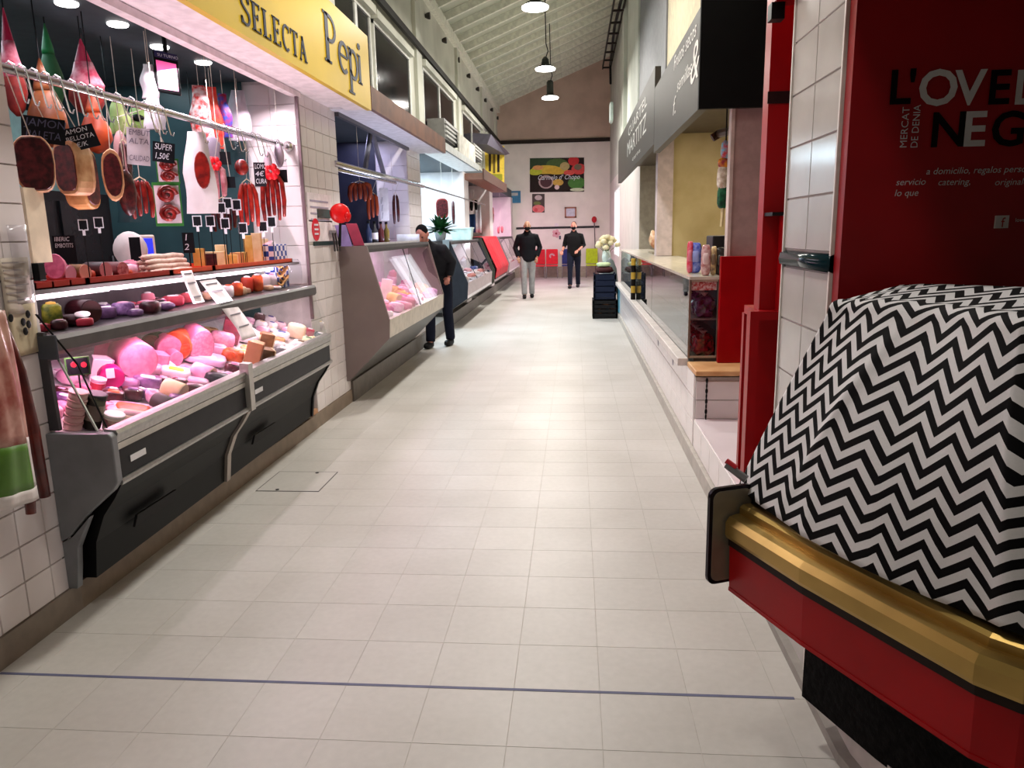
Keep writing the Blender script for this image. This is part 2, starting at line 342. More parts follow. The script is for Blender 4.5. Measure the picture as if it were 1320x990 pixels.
# pendant lamps
LAMPON = M('lamp_diffuser', (255,252,244), .4, var=0, emit=9)
def pend(x, y, z, label, tall):
    t = thing('pendant_lamp', label, 'lamp', (x, y, z-.07), 'pendant lamps down the hall')
    MB().lathe([(.16,-.055),(.205,-.05),(.21,-.02),(.17,0)], (x,y,z), 20).build('diffuser', LAMPON, t, True)
    bh = .34 if tall else .16
    MB().lathe([(.17,0),(.15,.03),(.10,.05),(.085,.06)] + ([(.085,bh),(.06,bh+.04)] if tall else [(.07,bh),(.03,bh+.05)]), (x,y,z), 16).build('housing', C((52,54,50), .4), t)
    zc = cz(x)+.02
    MB().tube([(x,y,z+bh),(x+.06,y,z+bh+.16),(x+.02,y,z+bh+.30),(x,y,zc)], .012, 6).build('cord', BLACK, t)
NM = {4:'bright flat pendant lamp at the top edge, nearest along the ceiling', 5:'pendant lamp with squat dark cap hanging from a curled hook', 6:'pendant lamp with tall dark cylinder cap, lowest in the picture'}
for i, (x, y, z) in enumerate(PEND):
    pend(x, y, z, NM.get(i, 'pendant lamp hanging over the near part of the aisle'), i == 6)
# ================================================================ stall 1: cooked meats and cheese
sof = struct(MB().box(-2.16, -2.10, 1.6, 5.92, 2.60, 2.64).box(-2.16,-2.13,1.6,6.83,2.66,2.72).build('trim_1', C((236,222,226), .5)))
MB().box(-2.13, -1.97, 1.6, 6.66, 2.645, 2.70).build('soffit_board', C((238,226,230), .5), sof)
MB().box(-1.965, -1.79, 1.6, 6.66, 2.615, 2.70).build('soffit_board', C((232,222,226), .5), sof)
struct(MB().box(-2.12, -2.10, 5.84, 5.87, .9, 2.60).build('trim_2', C((120,98,104), .4)))
# ---- yellow fascia sign
YEL = M('yellow_sign', (206,172,8), .38, var=.05, sc=1.2)
NAVY = M('navy_letter', (22,28,58), .4)
sg = thing('fascia_sign', 'long yellow shop sign with navy serif lettering over the meat stall', 'sign', (-1.77, 4.1, 2.61))
sg = MB().box(-1.79, -1.75, 1.6, 6.68, 2.61, 3.21).build('panel', YEL, sg)
def glyph(ch):
    T, t = .12, .05
    arc = lambda cx, cy, rx, ry, a0, a1, n=9: [(cx+rx*math.cos(math.radians(a0+(a1-a0)*i/n)), cy+ry*math.sin(math.radians(a0+(a1-a0)*i/n))) for i in range(n+1)]
    G = {
    'S': [([(.43,.78),(.38,.93),(.26,.98),(.13,.93),(.07,.80),(.11,.66),(.25,.54),(.39,.42),(.44,.24),(.37,.07),(.24,.02),(.11,.07),(.05,.24)],.085),([(.43,.98),(.43,.76)],t),([(.05,.02),(.05,.25)],t)],
    'E': [([(.12,0),(.12,1)],T),([(0,.975),(.42,.975)],t),([(0,.025),(.44,.025)],t),([(.12,.52),(.33,.52)],t),([(.41,1),(.41,.82)],t),([(.43,0),(.43,.2)],t),([(.32,.62),(.32,.42)],t)],
    'L': [([(.12,0),(.12,1)],T),([(0,.975),(.25,.975)],t),([(0,.025),(.42,.025)],t),([(.41,0),(.41,.22)],t)],
    'C': [(arc(.27,.5,.21,.47,55,305,14),.09),([(.43,.98),(.43,.74)],t)],
    'T': [([(.24,0),(.24,1)],T),([(.01,.975),(.47,.975)],t),([(.02,1),(.02,.8)],t),([(.46,1),(.46,.8)],t),([(.13,.025),(.35,.025)],t)],
    'A': [([(.06,0),(.25,1)],.055),([(.23,1),(.43,0)],T),([(.13,.33),(.36,.33)],t),([(0,.025),(.14,.025)],t),([(.33,.025),(.53,.025)],t)],
    'P': [([(.12,0),(.12,1)],T),([(0,.975),(.14,.975)],t),([(0,.025),(.26,.025)],t),([(.12,.97)]+arc(.24,.72,.2,.25,90,-90)+[(.12,.47)],.075)],
    'e': [([(.07,.36),(.41,.36)],t),(arc(.24,.33,.18,.31,8,312,16),.085)],
    'p': [([(.10,-.33),(.10,.66)],.10),([(0,.64),(.12,.64)],t),([(-.02,-.33),(.24,-.33)],t),(arc(.24,.33,.17,.31,150,-150,14),.085)],
    'i': [([(.10,0),(.10,.66)],.10),([(0,.64),(.12,.64)],t),([(0,.02),(.2,.02)],t),(arc(.1,.86,.035,.035,0,360,8),.08)]}
    return G[ch]
def letter(ch, org, du, dv, h, wide, mat, parent, th=.004, name='letter'):
    du = Vector(du); dv = Vector(dv); nn = du.cross(dv); org = Vector(org); mb = MB()
    for pts, w in glyph(ch):
        n = len(pts); L = []; Rr = []
        for i, (x, y) in enumerate(pts):
            x0, y0 = pts[max(i-1,0)]; x1, y1 = pts[min(i+1,n-1)]
            dx, dy = x1-x0, y1-y0; l = math.hypot(dx,dy) or 1; nx, ny = -dy/l*w/2, dx/l*w/2
            L.append((x+nx,y+ny)); Rr.append((x-nx,y-ny))
        q = lambda p, k: org + du*(p[0]*h*wide) + dv*(p[1]*h) + nn*k
        for i in range(n-1):
            o = [Rr[i],Rr[i+1],L[i+1],L[i]]
            mb.prism([q(p,0) for p in o], [q(p,th) for p in o])
    return mb.build(name, mat, parent)
def sgn(x, y): return P(x, y, X=-1.75)
a, b = sgn(327,39), sgn(398,83); hgt = .5*((sgn(313,-4)-sgn(325,38)).z + (sgn(388,44)-sgn(393,80)).z)
for i, ch in enumerate('SELECTA'):
    pit = (b.y-a.y+.14)/7; y = a.y - .16 + pit*i
    letter(ch, (-1.7495, y, .5*(a.z+b.z)), (0,1,0), (0,0,1), hgt, pit*.86/(.48*hgt), NAVY, sg)
c0, c1 = sgn(419,80), sgn(462,104); ph = (sgn(419,18)-sgn(419,80)).z
for ch, k in zip('Pepi', (0, .37, .68, .99)):
    letter(ch, (-1.7495, c0.y + (c1.y-c0.y)*k, .5*(c0.z+c1.z)), (0,1,0), (0,0,1), ph, (c1.y-c0.y)*.30/(.42*ph), NAVY, sg)
# ---- the refrigerated counter
def tt(y): return (y-2.77)/2.95
def XF(y): return -1.85 - .07*tt(y)
def XB(y): return -2.08 + .06*tt(y)
YA, YB, YM = 2.775, 5.70, 4.085
ct = thing('refrigerated_counter', 'long grey and black refrigerated counter full of cold meats and cheese', 'display counter', (-2.2, 4.2, .12))
def run(prof, y0, y1, name, mat, parent=ct, fx=XF, **k):   # profile [(dx, z)] follows the counter front between two stations
    return MB().prism([(fx(y0)+x, y0, z) for x, z in prof], [(fx(y1)+x, y1, z) for x, z in prof]).build(name, mat, parent, **k)
run([(0,.77),(.008,.785),(0,.80),(-.05,.805),(-.05,.745),(-.004,.745)], YA, YB, 'bumper_rail', ALU)
run([(-.004,.715),(-.002,.742),(-.05,.742),(-.05,.715)], YA, YB, 'trim_strip', C((178,174,166), .35, metal=.6))
FPN = [run([(-.008,.595),(-.008,.713),(-.05,.713),(-.05,.595)], y0, y1, 'front_panel', DARK) for y0, y1 in ((YA,YM-.035),(YM+.035,YB-.02))]
run([(0,.568),(.004,.58),(0,.593),(-.05,.593),(-.05,.568)], YA, YB, 'lower_rail', ALU)
for y, fp_ in zip((2.86, 4.18), FPN):
    run([(-.008,.64),(-.005,.64),(-.005,.668),(-.008,.668)], y, y+.12, 'maker_badge', STEEL, fp_)
kp = [(-.02,.565),(-.06,.50),(-.12,.42),(-.17,.30),(-.19,.14)]
def kick(y0, y1, name, mat, off=0, **k):
    f = lambda y: [(XF(y)+x+off, y, z) for x, z in kp] + [(-2.30, y, .14), (-2.30, y, .565)]
    return MB().prism(f(y0), f(y1)).build(name, mat, ct, **k)
KB = C((9,9,10), .5)
kick(YA+.03, YM-.03, 'kick_panel', KB); kick(YM+.03, YB-.03, 'kick_panel', KB)
kick(YM-.03, YM+.02, 'curved_support', C((176,166,158), .4, metal=.4), .018); kick(YB-.05, YB-.02, 'curved_support', DARK, .012)
for y in (3.05, 4.4):
    x = XF(y)-.155; MB().prism([(x,y,.27),(x+.02,y,.33),(x+.02,y+.34,.33),(x,y+.34,.27)], [(x+.012,y,.27),(x+.032,y,.33),(x+.032,y+.34,.33),(x+.012,y+.34,.27)]).build('vent_grille', C((30,28,30), .6), ct)
run([(-.02,.565),(.02,.57),(.022,.845),(-.03,.85),(-.04,.70)], YM-.03, YM+.03, 'centre_bracket', C((180,176,170), .35, metal=.5))
ep = [(-2.075,.36),(-1.99,.455),(-1.87,.555),(-1.845,.59),(-1.845,.778),(-1.86,.795),(-2.125,.795),(-2.125,.33)]
MB().xz(ep, 2.735, 2.775).build('end_panel', GREYP, ct, bevel=.006)
MB().xz([(-2.125,.12),(-2.085,.12),(-2.072,.2),(-2.06,.30),(-1.99,.44),(-2.075,.352),(-2.125,.325)], 2.74, 2.775).build('end_foot', GREYP, ct, bevel=.003)
MB().xz([(-2.15,.125),(-2.126,.125),(-2.126,.36),(-2.15,.36)], 2.735, 2.79).build('corner_post', C((92,90,88), .4), ct)
MB().xz([(XF(YB)-.06,.57),(XF(YB),.57),(XF(YB)+.006,.80),(XB(YB),1.18),(-2.13,1.18),(-2.13,.57)], YB-.006, YB).build('end_glass', GLASS, ct)
def deckz(x): return .70 + .33*(-1.88 - x)
MB().prism([(-1.90,2.80,.70),(-2.66,2.80,deckz(-2.66)),(-2.66,2.80,.60),(-1.90,2.80,.60)], [(-1.96,YB-.01,.715),(-2.66,YB-.01,deckz(-2.66)),(-2.66,YB-.01,.6),(-1.96,YB-.01,.6)]).build('deck', C((214,206,208), .35), ct)
MB().box(-2.70, -2.66, 2.80, YB, .3, 1.17).build('case_back', C((112,106,112), .4), ct)
MB().box(-2.66, -2.14, 2.80, 2.815, .7, 1.165).build('case_side', C((66,62,66), .4), ct)
for y0, y1 in ((2.80,YM-.01),(YM+.01,YB-.01)):
    g = lambda y, o: [(XF(y)-.03+o, y, .80), (XB(y)-.005+o, y, 1.11)]
    MB().prism(g(y0,0)+[q for q in reversed(g(y0,.005))], g(y1,0)+[q for q in reversed(g(y1,.005))]).build('front_glass', GLASS, ct)
run([(0,1.105),(.012,1.12),(.012,1.165),(0,1.182),(-.05,1.182),(-.05,1.105)], 2.775, YB, 'canopy_rail', C((92,88,88), .4, metal=.4), fx=XB)
MB().xz([(-2.126,.80),(-2.082,.80),(-2.092,1.2),(-2.126,1.2)], 2.762, 2.782).build('end_upright', C((64,62,66), .4), ct)
MB().cbox((XB(2.77)-.012, 2.768, 1.14), (.10,.014,.10)).build('canopy_end_cap', C((74,78,86), .4), ct, bevel=.01)
run([(-.05,1.165),(-.05,1.178),(-.40,1.178),(-.40,1.165)], 2.80, YB, 'upper_shelf', C((70,66,70), .3), fx=XB)
MB().box(-2.62, -2.135, 2.81, 5.72, 1.345, 1.362).build('service_top', C((96,90,90), .4), ct)
MB().box(-2.56, -2.50, 2.82, 5.7, 1.18, 1.345).build('shelf_back', C((84,80,84), .4), ct)
TUBE = M('lamp_tube_lit', (255,238,248), .4, var=0, emit=1.6)
for y0, y1 in ((2.83,3.42),(3.5,4.5),(4.6,5.66)): MB().box(-2.30, -2.22, y0, y1, 1.315, 1.343).build('light_tube', TUBE, ct)
MB().tube([P(75,463,X=-2.075), P(126,556,X=-1.91)], .0055, 6).build('glass_stay', STEEL, ct)
MB().tube([P(46,405,X=-2.10), P(100,470,X=-2.02), P(138,552,X=-1.885)], .004, 6).build('black_stay', BLACK, ct)
tag(MB().box(-2.30, -2.128, 5.72, 6.1, .12, .155).build('wooden_board', C((186,140,104), .6)), 'tan board lying on the plinth at the end of the meat counter', 'board')
# ---- trays on the service top
def tray(y0, y1, mat, label, x0=-2.15, x1=-2.56, ribs=0):
    t = thing('serving_tray', label, 'tray', ((x0+x1)/2, (y0+y1)/2, 1.362), 'trays along the counter top')
    MB().box(x1, x0, y0, y1, 1.362, 1.368).build('base', mat, t)
    for a in ((x0-.012,x0,y0,y1),(x1,x1+.012,y0,y1),(x1,x0,y0,y0+.012),(x1,x0,y1-.012,y1)): MB().box(*a, 1.362, 1.392).build('rim', mat, t)
    for k in range(ribs): MB().box(x1, x0, y0+(k+1)*(y1-y0)/(ribs+1)-.006, y0+(k+1)*(y1-y0)/(ribs+1)+.006, 1.362, 1.39).build('divider', mat, t)
    return t
RT = M('red_tray', (158,34,26), .4); OT = M('orange_tray', (206,70,36), .4)
tray(2.83, 3.16, RT, 'dark red divided tray at the near end of the counter top', ribs=2)
tray(3.17, 3.86, RT, 'red tray holding sliced salami and chorizo ends')
tray(3.88, 4.34, OT, 'orange-red tray under the pile of pale sausages')
tray(4.36, 5.62, OT, 'long orange tray under the cheese wedges')
# ---- makers of goods ------------------------------------------------------------------
def fr(x, y, X=None, p=None):
    p = P(x, y, X=X) if p is None else Vector(p)
    v = (CP-p); v.z = 0; n = v.normalized(); return p, Vector((0,0,1)).cross(n), n, dist(p)
UPV = Vector((0,0,1))
def outline(w, h, n=18, sq=.6, seed=0, lump=.05):
    rr = random.Random(seed); o = []
    for i in range(n):
        a = 2*PI*i/n; c, s = math.cos(a), math.sin(a); k = 1 + lump*(rr.random()-.5)
        o.append((w/2*math.copysign(abs(c)**sq, c)*k, h/2*math.copysign(abs(s)**sq, s)*k))
    return o
MEAT = M('cured_ham_cut', (98,30,36), .4, sc=38, c2=(50,12,18), coat=.4)
MEAT2 = M('cured_ham_dark', (84,26,30), .4, sc=45, c2=(44,12,16), coat=.4)
FAT = M('ham_fat_rind', (206,160,118), .5, sc=14, c2=(170,116,76))
CARDB = M('chalk_black', (22,24,30), .6); CHALK = M('chalk_white', (222,224,232), .7, var=0)
def cord(t, top, mat=None):                           # from a hung thing up to the rail or hook that carries it
    top = Vector(top)
    if top.y > 6.8:
        a0, a1, a2 = P(432,211,X=-2.12), P(545,240,X=-2.12), P(625,264,X=-2.12); A, B_ = (a0,a1) if top.y < a1.y else (a1,a2); e = Vector((-2.12, top.y, A.z+(B_.z-A.z)*(top.y-A.y)/(B_.y-A.y))) if top.z < 2.08 and top.x > -2.4 and top.y < a2.y else Vector((top.x, top.y, 2.73))
    elif top.z < 2.2 and top.x > -2.42: e = Vector((-2.2, top.y, 2.212))
    else: e = Vector((top.x, top.y, 2.72))
    MB().tube([top, top.lerp(e, .5), e], .0022, 5).build('hanging_cord', mat or C((206,198,186), .8), t)
def slab(bb, X, label, rind=FAT, face=MEAT, dep=.09, turn=0, sq=.62, cat='ham', inset=.86, seed=1, group='cured pieces hung along the rail'):
    x0, y0, x1, y1 = bb; p, rt, n, d = fr((x0+x1)/2, (y0+y1)/2, X); q = Matrix.Rotation(turn, 3, 'Z'); rt = q@rt; n = q@n
    w = (x1-x0)*d/FPX; h = (y1-y0)*d/FPX*1.0; o = outline(w, h, 20, sq, seed)
    t = thing('cured_ham_piece', label, cat, p - UPV*h/2, group)
    T = lambda k, z: [p + rt*(a*k) + UPV*(b*k) + n*z for a, b in o]
    MB().prism(T(.93,-dep), T(1,-dep*.8)).prism(T(1,-dep*.8), T(1,-.008)).prism(T(1,-.008), T(.96,0)).build('rind', rind, t)
    MB().prism(T(inset,-.002), T(inset-.03,.005)).build('cut_face', face, t)
    cord(t, p+UPV*h*.46 - n*.02)
    return t
def card(bb, X, label, lines, bg=CARDB, fg=CHALK, tilt=0, turn=0, cat='sign', border=None, group='handwritten signs hung in the stall', name='price_sign', fs=1.0, stand=None):
    x0, y0, x1, y1 = bb; p, rt, n, d = fr((x0+x1)/2, (y0+y1)/2, X)
    q = Matrix.Rotation(turn, 3, 'Z'); rt = q@rt; n = q@n; u = UPV.copy()
    q = Matrix.Rotation(tilt, 3, n); rt = q@rt; u = q@u
    w = (x1-x0)*d/FPX; h = (y1-y0)*d/FPX
    t = thing(name, label, cat, p-UPV*h/2, group)
    B = lambda a, b, z0, z1: MB().prism([p+rt*i*a/2+u*j*b/2+n*z0 for i,j in ((-1,-1),(1,-1),(1,1),(-1,1))], [p+rt*i*a/2+u*j*b/2+n*z1 for i,j in ((-1,-1),(1,-1),(1,1),(-1,1))])
    if border: B(w, h, -.003, 0).build('border', border, t); bo = B(w*.86, h*.86, 0, .002).build('board', bg, t)
    else: bo = B(w, h, -.003, .002).build('board', bg, t)
    if stand: MB().tube([p - n*.004, Vector((p.x,p.y,stand)) - n*.004], .004, 5).build('stand', BLACK, t); t.location.z = stand; [setattr(c_, 'location', c_.location + Vector((0,0,p.z-h/2-stand))) for c_ in t.children]
    if 'counter' not in (group or ''): cord(t, p+u*h*.48)
    nl = len(lines)
    for i, s in enumerate(lines):
        lh = h*.62/nl*fs
        text(s, bo, fg, p - rt*w*.42 + u*(h*(.5-(i+.78)/nl*.92-.02)) + n*.003, rt, u, lh, wide=min(1.1, w*.84/(max(1,len(s))*lh*.82)), shear=.15)
    return t
def netham(bb, X, label, net, body, sack=None, grip=None):
    x0, y0, x1, y1 = bb; p, rt, n, d = fr((x0+x1)/2, y1, X); w = (x1-x0)*d/FPX; h = (P((x0+x1)/2, y0, X=X)-p).z
    t = thing('hanging_ham', label, 'ham', p, 'whole hams hung from the stall ceiling')
    MB().lathe([(.01,0),(.3*w,.06*h),(.5*w,.22*h),(.46*w,.38*h),(.30*w,.56*h),(.2*w,.66*h)], p, 14, sx=.7).build('ham_body', body, t, True)
    if sack: MB().lathe([(.47*w,.36*h),(.49*w,.40*h),(.33*w,.56*h),(.24*w,.70*h),(.2*w,.7*h)], p, 14, sx=.72).build('wrapper', sack, t, True)
    MB().lathe([(.23*w,.64*h),(.22*w,.70*h),(.10*w,.88*h),(.02*w,h),(.005,h)], p, 12, sx=.8).build('net_top', net, t, True)
    MB().tube([p+UPV*h, p+UPV*(h+.04), (p.x, p.y, 2.72)], .003, 5).build('hanging_cord', BLACK, t)
    return t
def bunch(bb, X, label, n, mat, bow=None, group='strings of red sausage', curve=.1, tie=None):
    x0, y0, x1, y1 = bb; p, rt, nn, d = fr((x0+x1)/2, y1, X); w = (x1-x0)*d/FPX; h = (P((x0+x1)/2, y0, X=X)-p).z
    t = thing('sausage_bunch', label, 'sausages', p, group); r = w/(n+.6)/2*1.15
    top = p + UPV*h
    for i in range(n):
        a = (i-(n-1)/2)*(w-2*r)/max(1,n-1); z = -nn*(.02*(i % 2)); lo = (i*37 % 5)*.03*h
        b0 = p + rt*a + z + UPV*(lo+r*.5)
        MB().tube([b0, b0+UPV*r*.4+rt*.0, b0+UPV*h*.3+rt*a*curve, b0+UPV*(h*.62), top-UPV*h*.17+rt*a*.7+z, top-UPV*h*.12+rt*a*.5+z], [r*.25,r*.7,r,r,r*.8,r*.2], 7).build('sausage', mat, t, True)
    MB().tube([top-UPV*h*.13-rt*w*.25, top-UPV*h*.05, top-UPV*h*.13+rt*w*.25], .004, 5).build('string', tie or C((214,196,168), .8), t)
    cord(t, top-UPV*h*.06)
    if bow:
        mb = MB()
        for k in range(6): mb.ell(top - UPV*h*.08 + nn*.02 + rt*math.cos(k*1.05)*w*.2 + UPV*math.sin(k*1.05)*w*.2, (w*.17,w*.12,w*.17), 8, 5)
        mb.build('bow', bow, t, True)
    return t
def bag(bb, X, label, film, fill=None, fillbb=None, name='hanging_bag', dep=.05, group='bags hung in the stall', cat='bag', fillname='contents'):
    x0, y0, x1, y1 = bb; p, rt, n, d = fr((x0+x1)/2, (y0+y1)/2, X); w = (x1-x0)*d/FPX; h = (y1-y0)*d/FPX; rr = random.Random(x0)
    t = thing(name, label, cat, p-UPV*h/2, group)
    def f(u, v, s):
        wv = .55+.45*min(1, (1-v)*1.9) if v > .5 else 1
        b = math.sin(PI*u)**.6*math.sin(PI*min(1, .1+v*.9))**.5
        return p + rt*((u-.5)*w*wv + .006*math.sin(v*9+x0)) + UPV*((v-.5)*h) + n*(s*dep*b*(1+.3*math.sin(u*14+v*6+x0)*.4))
    MB().grid(lambda u, v: f(u,v,1), 8, 10).grid(lambda u, v: f(1-u,v,-1), 8, 10).build('film', film, t, True)
    if fill:
        fx0, fy0, fx1, fy1 = fillbb or bb; q, _, _, d2 = fr((fx0+fx1)/2, (fy0+fy1)/2, X+.0)
        rot = Matrix((rt, n, UPV)).transposed()
        MB().ell(q+n*(dep*.55), ((fx1-fx0)*d2/FPX/2, dep*.55, (fy1-fy0)*d2/FPX/2), 12, 8, rot).build(fillname, fill, t, True)
    cord(t, p+UPV*h*.49)
    return t
# ---- rail with its hooks
rl = thing('hanging_rail', 'steel hanging rail across the front of the meat stall', 'rail', (-2.2, 4.2, 2.21))
MB().tube([(-2.2,2.81,2.215),(-2.2,5.70,2.235)], .019, 12).build('bar', STEEL, rl, True)
MB().lathe([(.04,0),(.04,.03),(.025,.05)], (-2.2,5.86,2.236), 12, (0,-1,0)).build('end_bracket', STEEL, rl)
MB().tube([(-2.2,5.68,2.235),(-2.2,5.86,2.236)], .016, 8).build('end_bar', STEEL, rl)
def hookmesh():
    return MB().tube([(0,0,-.015),(-.017,0,.0),(-.017,0,.018),(0,0,.028),(.022,0,.016),(.028,0,-.02),(.045,-.004,-.11),(.05,-.004,-.125),(.062,-.006,-.13),(.07,-.008,-.115)], .0035, 5)
hk = hookmesh().build('rail_hook', STEEL, None, at=(0,0,0)); first = True
for i, x in enumerate((12,26,42,57,72,91,105,116,126,150,168,186,196,206,252,272,288,300,306,325,332,356)):
    yy = 87 + (x-8)*96/352
    q = P(x, yy, X=-2.2); q = Vector((-2.2, q.y, 2.215+(q.y-2.81)*.0069))
    o = hk if i == 0 else hk.copy()
    if i: COL.objects.link(o)
    o.location = q; tag(o, 'steel S-shaped hook hung over the meat stall rail', 'hook', 'steel hooks along the meat stall rail')
# ---- hung goods, near to far
PINK = M('pink_net', (170,24,68), .5); GREEN = M('green_net', (24,120,62), .5); FOIL = M('pink_wrapper', (222,140,156), .35, sc=22, c2=(190,64,92))
HB = M('ham_skin_amber', (140,82,44), .45, sc=9, c2=(92,46,22)); HR = M('ham_skin_red', (150,50,42), .45, sc=12, c2=(104,28,28)); HO = M('ham_skin_orange', (186,78,38), .42, sc=9, c2=(140,48,22))
netham((8,18,40,150), -2.62, 'ham in a pink net cap, leftmost of the hung hams', PINK, HR, FOIL)
netham((55,36,88,138), -2.8, 'ham hung under a green net cap', GREEN, C((40,96,56), .6))
netham((40,80,92,190), -2.5, 'amber brown ham with its hoof end up behind the rail', HB, HB)
netham((92,55,140,150), -2.62, 'ham in pink foil under a pink net cap beside the screen', PINK, HR, FOIL)
netham((106,118,148,198), -2.55, 'orange ham hanging point down behind the bellota price sign', HO, HO)
slab((22,176,67,246), -2.12, 'broad dark red cut ham hung nearest the tiled wall', seed=2, inset=.94, dep=.07)
slab((66,182,103,251), -2.16, 'cut ham with pale rind, second from the tiled wall', seed=3, turn=-.75, inset=.86, dep=.10)
slab((101,192,134,268), -2.17, 'tall amber-rinded ham piece, third from the tiled wall', seed=4, turn=1.0, inset=.88, dep=.10, rind=M('ham_rind_amber', (214,160,104), .5, sc=10, c2=(170,108,60)))
slab((133,193,158,258), -2.2, 'oval dark ham piece with a pale rim, fourth from the wall', seed=5, face=MEAT2, sq=.85, inset=.84)
card((32,152,80,184), -2.14, 'faded black sign hung above the nearest cut ham', ['JAMON','PALETA'], tilt=-.1, fg=C((92,94,120), .8))
card((83,164,123,192), -2.10, 'black chalk sign reading jamon bellota above amber ham', ['JAMON','BELLOTA','45€/K'], tilt=.28)
card((165,166,192,212), -2.14, 'white paper notice with grey header among the hung goods', ['EMBUT','ALTA','','CALIDAD'], bg=C((214,206,216), .7), fg=C((120,112,130), .7), tilt=-.08)
card((198,184,224,209), -2.13, 'small black price sign in front of a green-edged packet', ['SUPER','1,50€'], tilt=-.12)
bag((146,152,168,232), -2.35, 'long clear bag of pale dried meat behind the ham pieces', PLASTIC, C((176,132,132), .5), (148,170,166,226))
bag((150,215,178,286), -2.2, 'clear wrapped dark loin hanging below the paper notice', PLASTIC, MEAT2, (153,220,175,278))
bunch((158,178,172,236), -2.25, 'two thin dark dried sausages beside the oval ham', 2, MEAT2)
CHOR = M('chorizo_red', (150,30,24), .35, sc=20, c2=(92,12,12), coat=.5)
bunch((172,226,200,284), -2.2, 'bunch of dark red chorizos under the white notice', 4, CHOR)
def spiralpack(bb, X, label, seed):
    x0, y0, x1, y1 = bb; p, rt, n, d = fr((x0+x1)/2, (y0+y1)/2, X); w = (x1-x0)*d/FPX; h = (y1-y0)*d/FPX
    t = thing('sausage_packet', label, 'packet', p-UPV*h/2, 'packets hung in the meat stall'); cord(t, p+UPV*h*.48)
    c = lambda a, b, z0, z1: MB().prism([p+rt*i*a/2+UPV*j*b/2+n*z0 for i,j in ((-1,-1),(1,-1),(1,1),(-1,1))], [p+rt*i*a/2+UPV*j*b/2+n*z1 for i,j in ((-1,-1),(1,-1),(1,1),(-1,1))])
    c(w, h, -.004, 0).build('green_backing', C((50,120,48), .5), t); c(w*.88, h*.86, 0, .003).build('clear_tray', C((214,196,206), .35), t)
    for s in (.22, -.22):
        pts = [p + rt*(w*.36*(1-k/22)*math.cos(k*.62)) + UPV*(h*s + h*.2*(1-k/22)*math.sin(k*.62)) + n*.013 for k in range(20)]
        MB().tube(pts, .012, 6).build('sausage_coil', CHOR, t, True)
    return t
spiralpack((203,205,230,236), -2.16, 'green-edged packet with coiled sausage, upper one', 1); spiralpack((200,236,233,291), -2.2, 'green-edged packet with two coiled sausages, lower one', 2)
WB = M('white_bag_plastic', (236,228,232), .35, var=.03)
t = bag((238,172,276,274), -2.2, 'white plastic bag with a red oval sausage print', WB, dep=.04)
p, rt, n, d = fr(261, 221, -2.2); T = lambda k, z: [p + rt*a*k + UPV*b*k + n*z for a, b in outline(19*d/FPX, 46*d/FPX, 18, 1, 3, 0)]
MB().prism(T(1,.088), T(.94,.096)).build('red_print', CHOR, t)
bag((262,172,286,215), -2.3, 'grey plastic bag hung beside the white bag', PLASTIC, C((150,140,158), .5), (264,176,284,212))
REDB = M('red_ribbon', (226,26,40), .4)
bunch((268,208,294,262), -2.25, 'pale pink dried sausages tied with a red bow', 3, M('pale_sausage', (206,150,156), .45, sc=20, c2=(176,96,106)), REDB)
bunch((276,252,306,300), -2.45, 'dark wine-coloured sausages behind the white bag', 5, MEAT2)
bunch((311,228,336,296), -2.22, 'thick bunch of bright red chorizos in the middle', 4, M('chorizo_bright', (176,40,28), .35, sc=20, c2=(128,20,16), coat=.5))
bunch((340,217,370,288), -2.18, 'red sausages with a red bow at the far end of the rail', 5, CHOR, REDB)
bag((246,112,272,180), -2.5, 'red and white packet with foil top hung above the rail', M('red_white_pack', (206,48,46), .35, sc=24, c2=(232,214,214)))
bag((262,114,286,190), -2.55, 'orange-red packet hung next to the foil packet', M('orange_pack', (214,84,58), .4, sc=18, c2=(196,30,36)))
bag((280,122,298,176), -2.5, 'blue packet with a red picture hung above the rail', M('blue_pack', (46,70,168), .4, sc=26, c2=(160,40,60)))
bag((294,118,322,180), -2.52, 'white paper cone bag hung above the rail', C((222,212,224), .6))
bag((318,124,346,212), -2.5, 'brown flat dried ham hung at the far end', M('brown_dry_ham', (150,84,54), .5, sc=14, c2=(96,46,32)), dep=.03)
bag((340,190,352,232), -2.2, 'clear bag hung beside the far brown ham', PLASTIC, C((196,170,182), .5), (341,196,351,228))
bag((300,176,322,228), -2.24, 'clear cone bag of red meat hung mid rail', PLASTIC, CHOR, (303,206,320,226))
bag((352,180,368,222), -2.16, 'pale clear bag at the last hook of the rail', PLASTIC, C((188,172,188), .5), (354,186,366,216))
card((328,210,342,240), -2.14, 'narrow black and white label card near the last chorizos', ['LOMO','4€','CURA'], bg=C((38,36,44), .6))
card((353,219,370,235), -2.13, 'small plain black tag at the far end of the rail', [' '])
card((284,196,297,212), -2.2, 'square black tag hung above the red bow', [' '])
card((291,228,303,242), -2.18, 'black tag hung among pale sausages', [' '])
bag((182,84,202,126), -2.45, 'crumpled white bag hung beside the screen', C((214,210,216), .5), dep=.05)
bag((186,128,212,166), -2.35, 'bunch of folded clear bags hung behind the rail', C((206,206,216), .45), dep=.05)
bag((142,132,166,172), -2.7, 'pale green packet hung deep behind the rail', C((176,200,120), .5))
bag((166,140,192,166), -2.75, 'lime green packet with a dark patch behind the rail', C((160,196,110), .5), BLACK, (170,148,186,158))
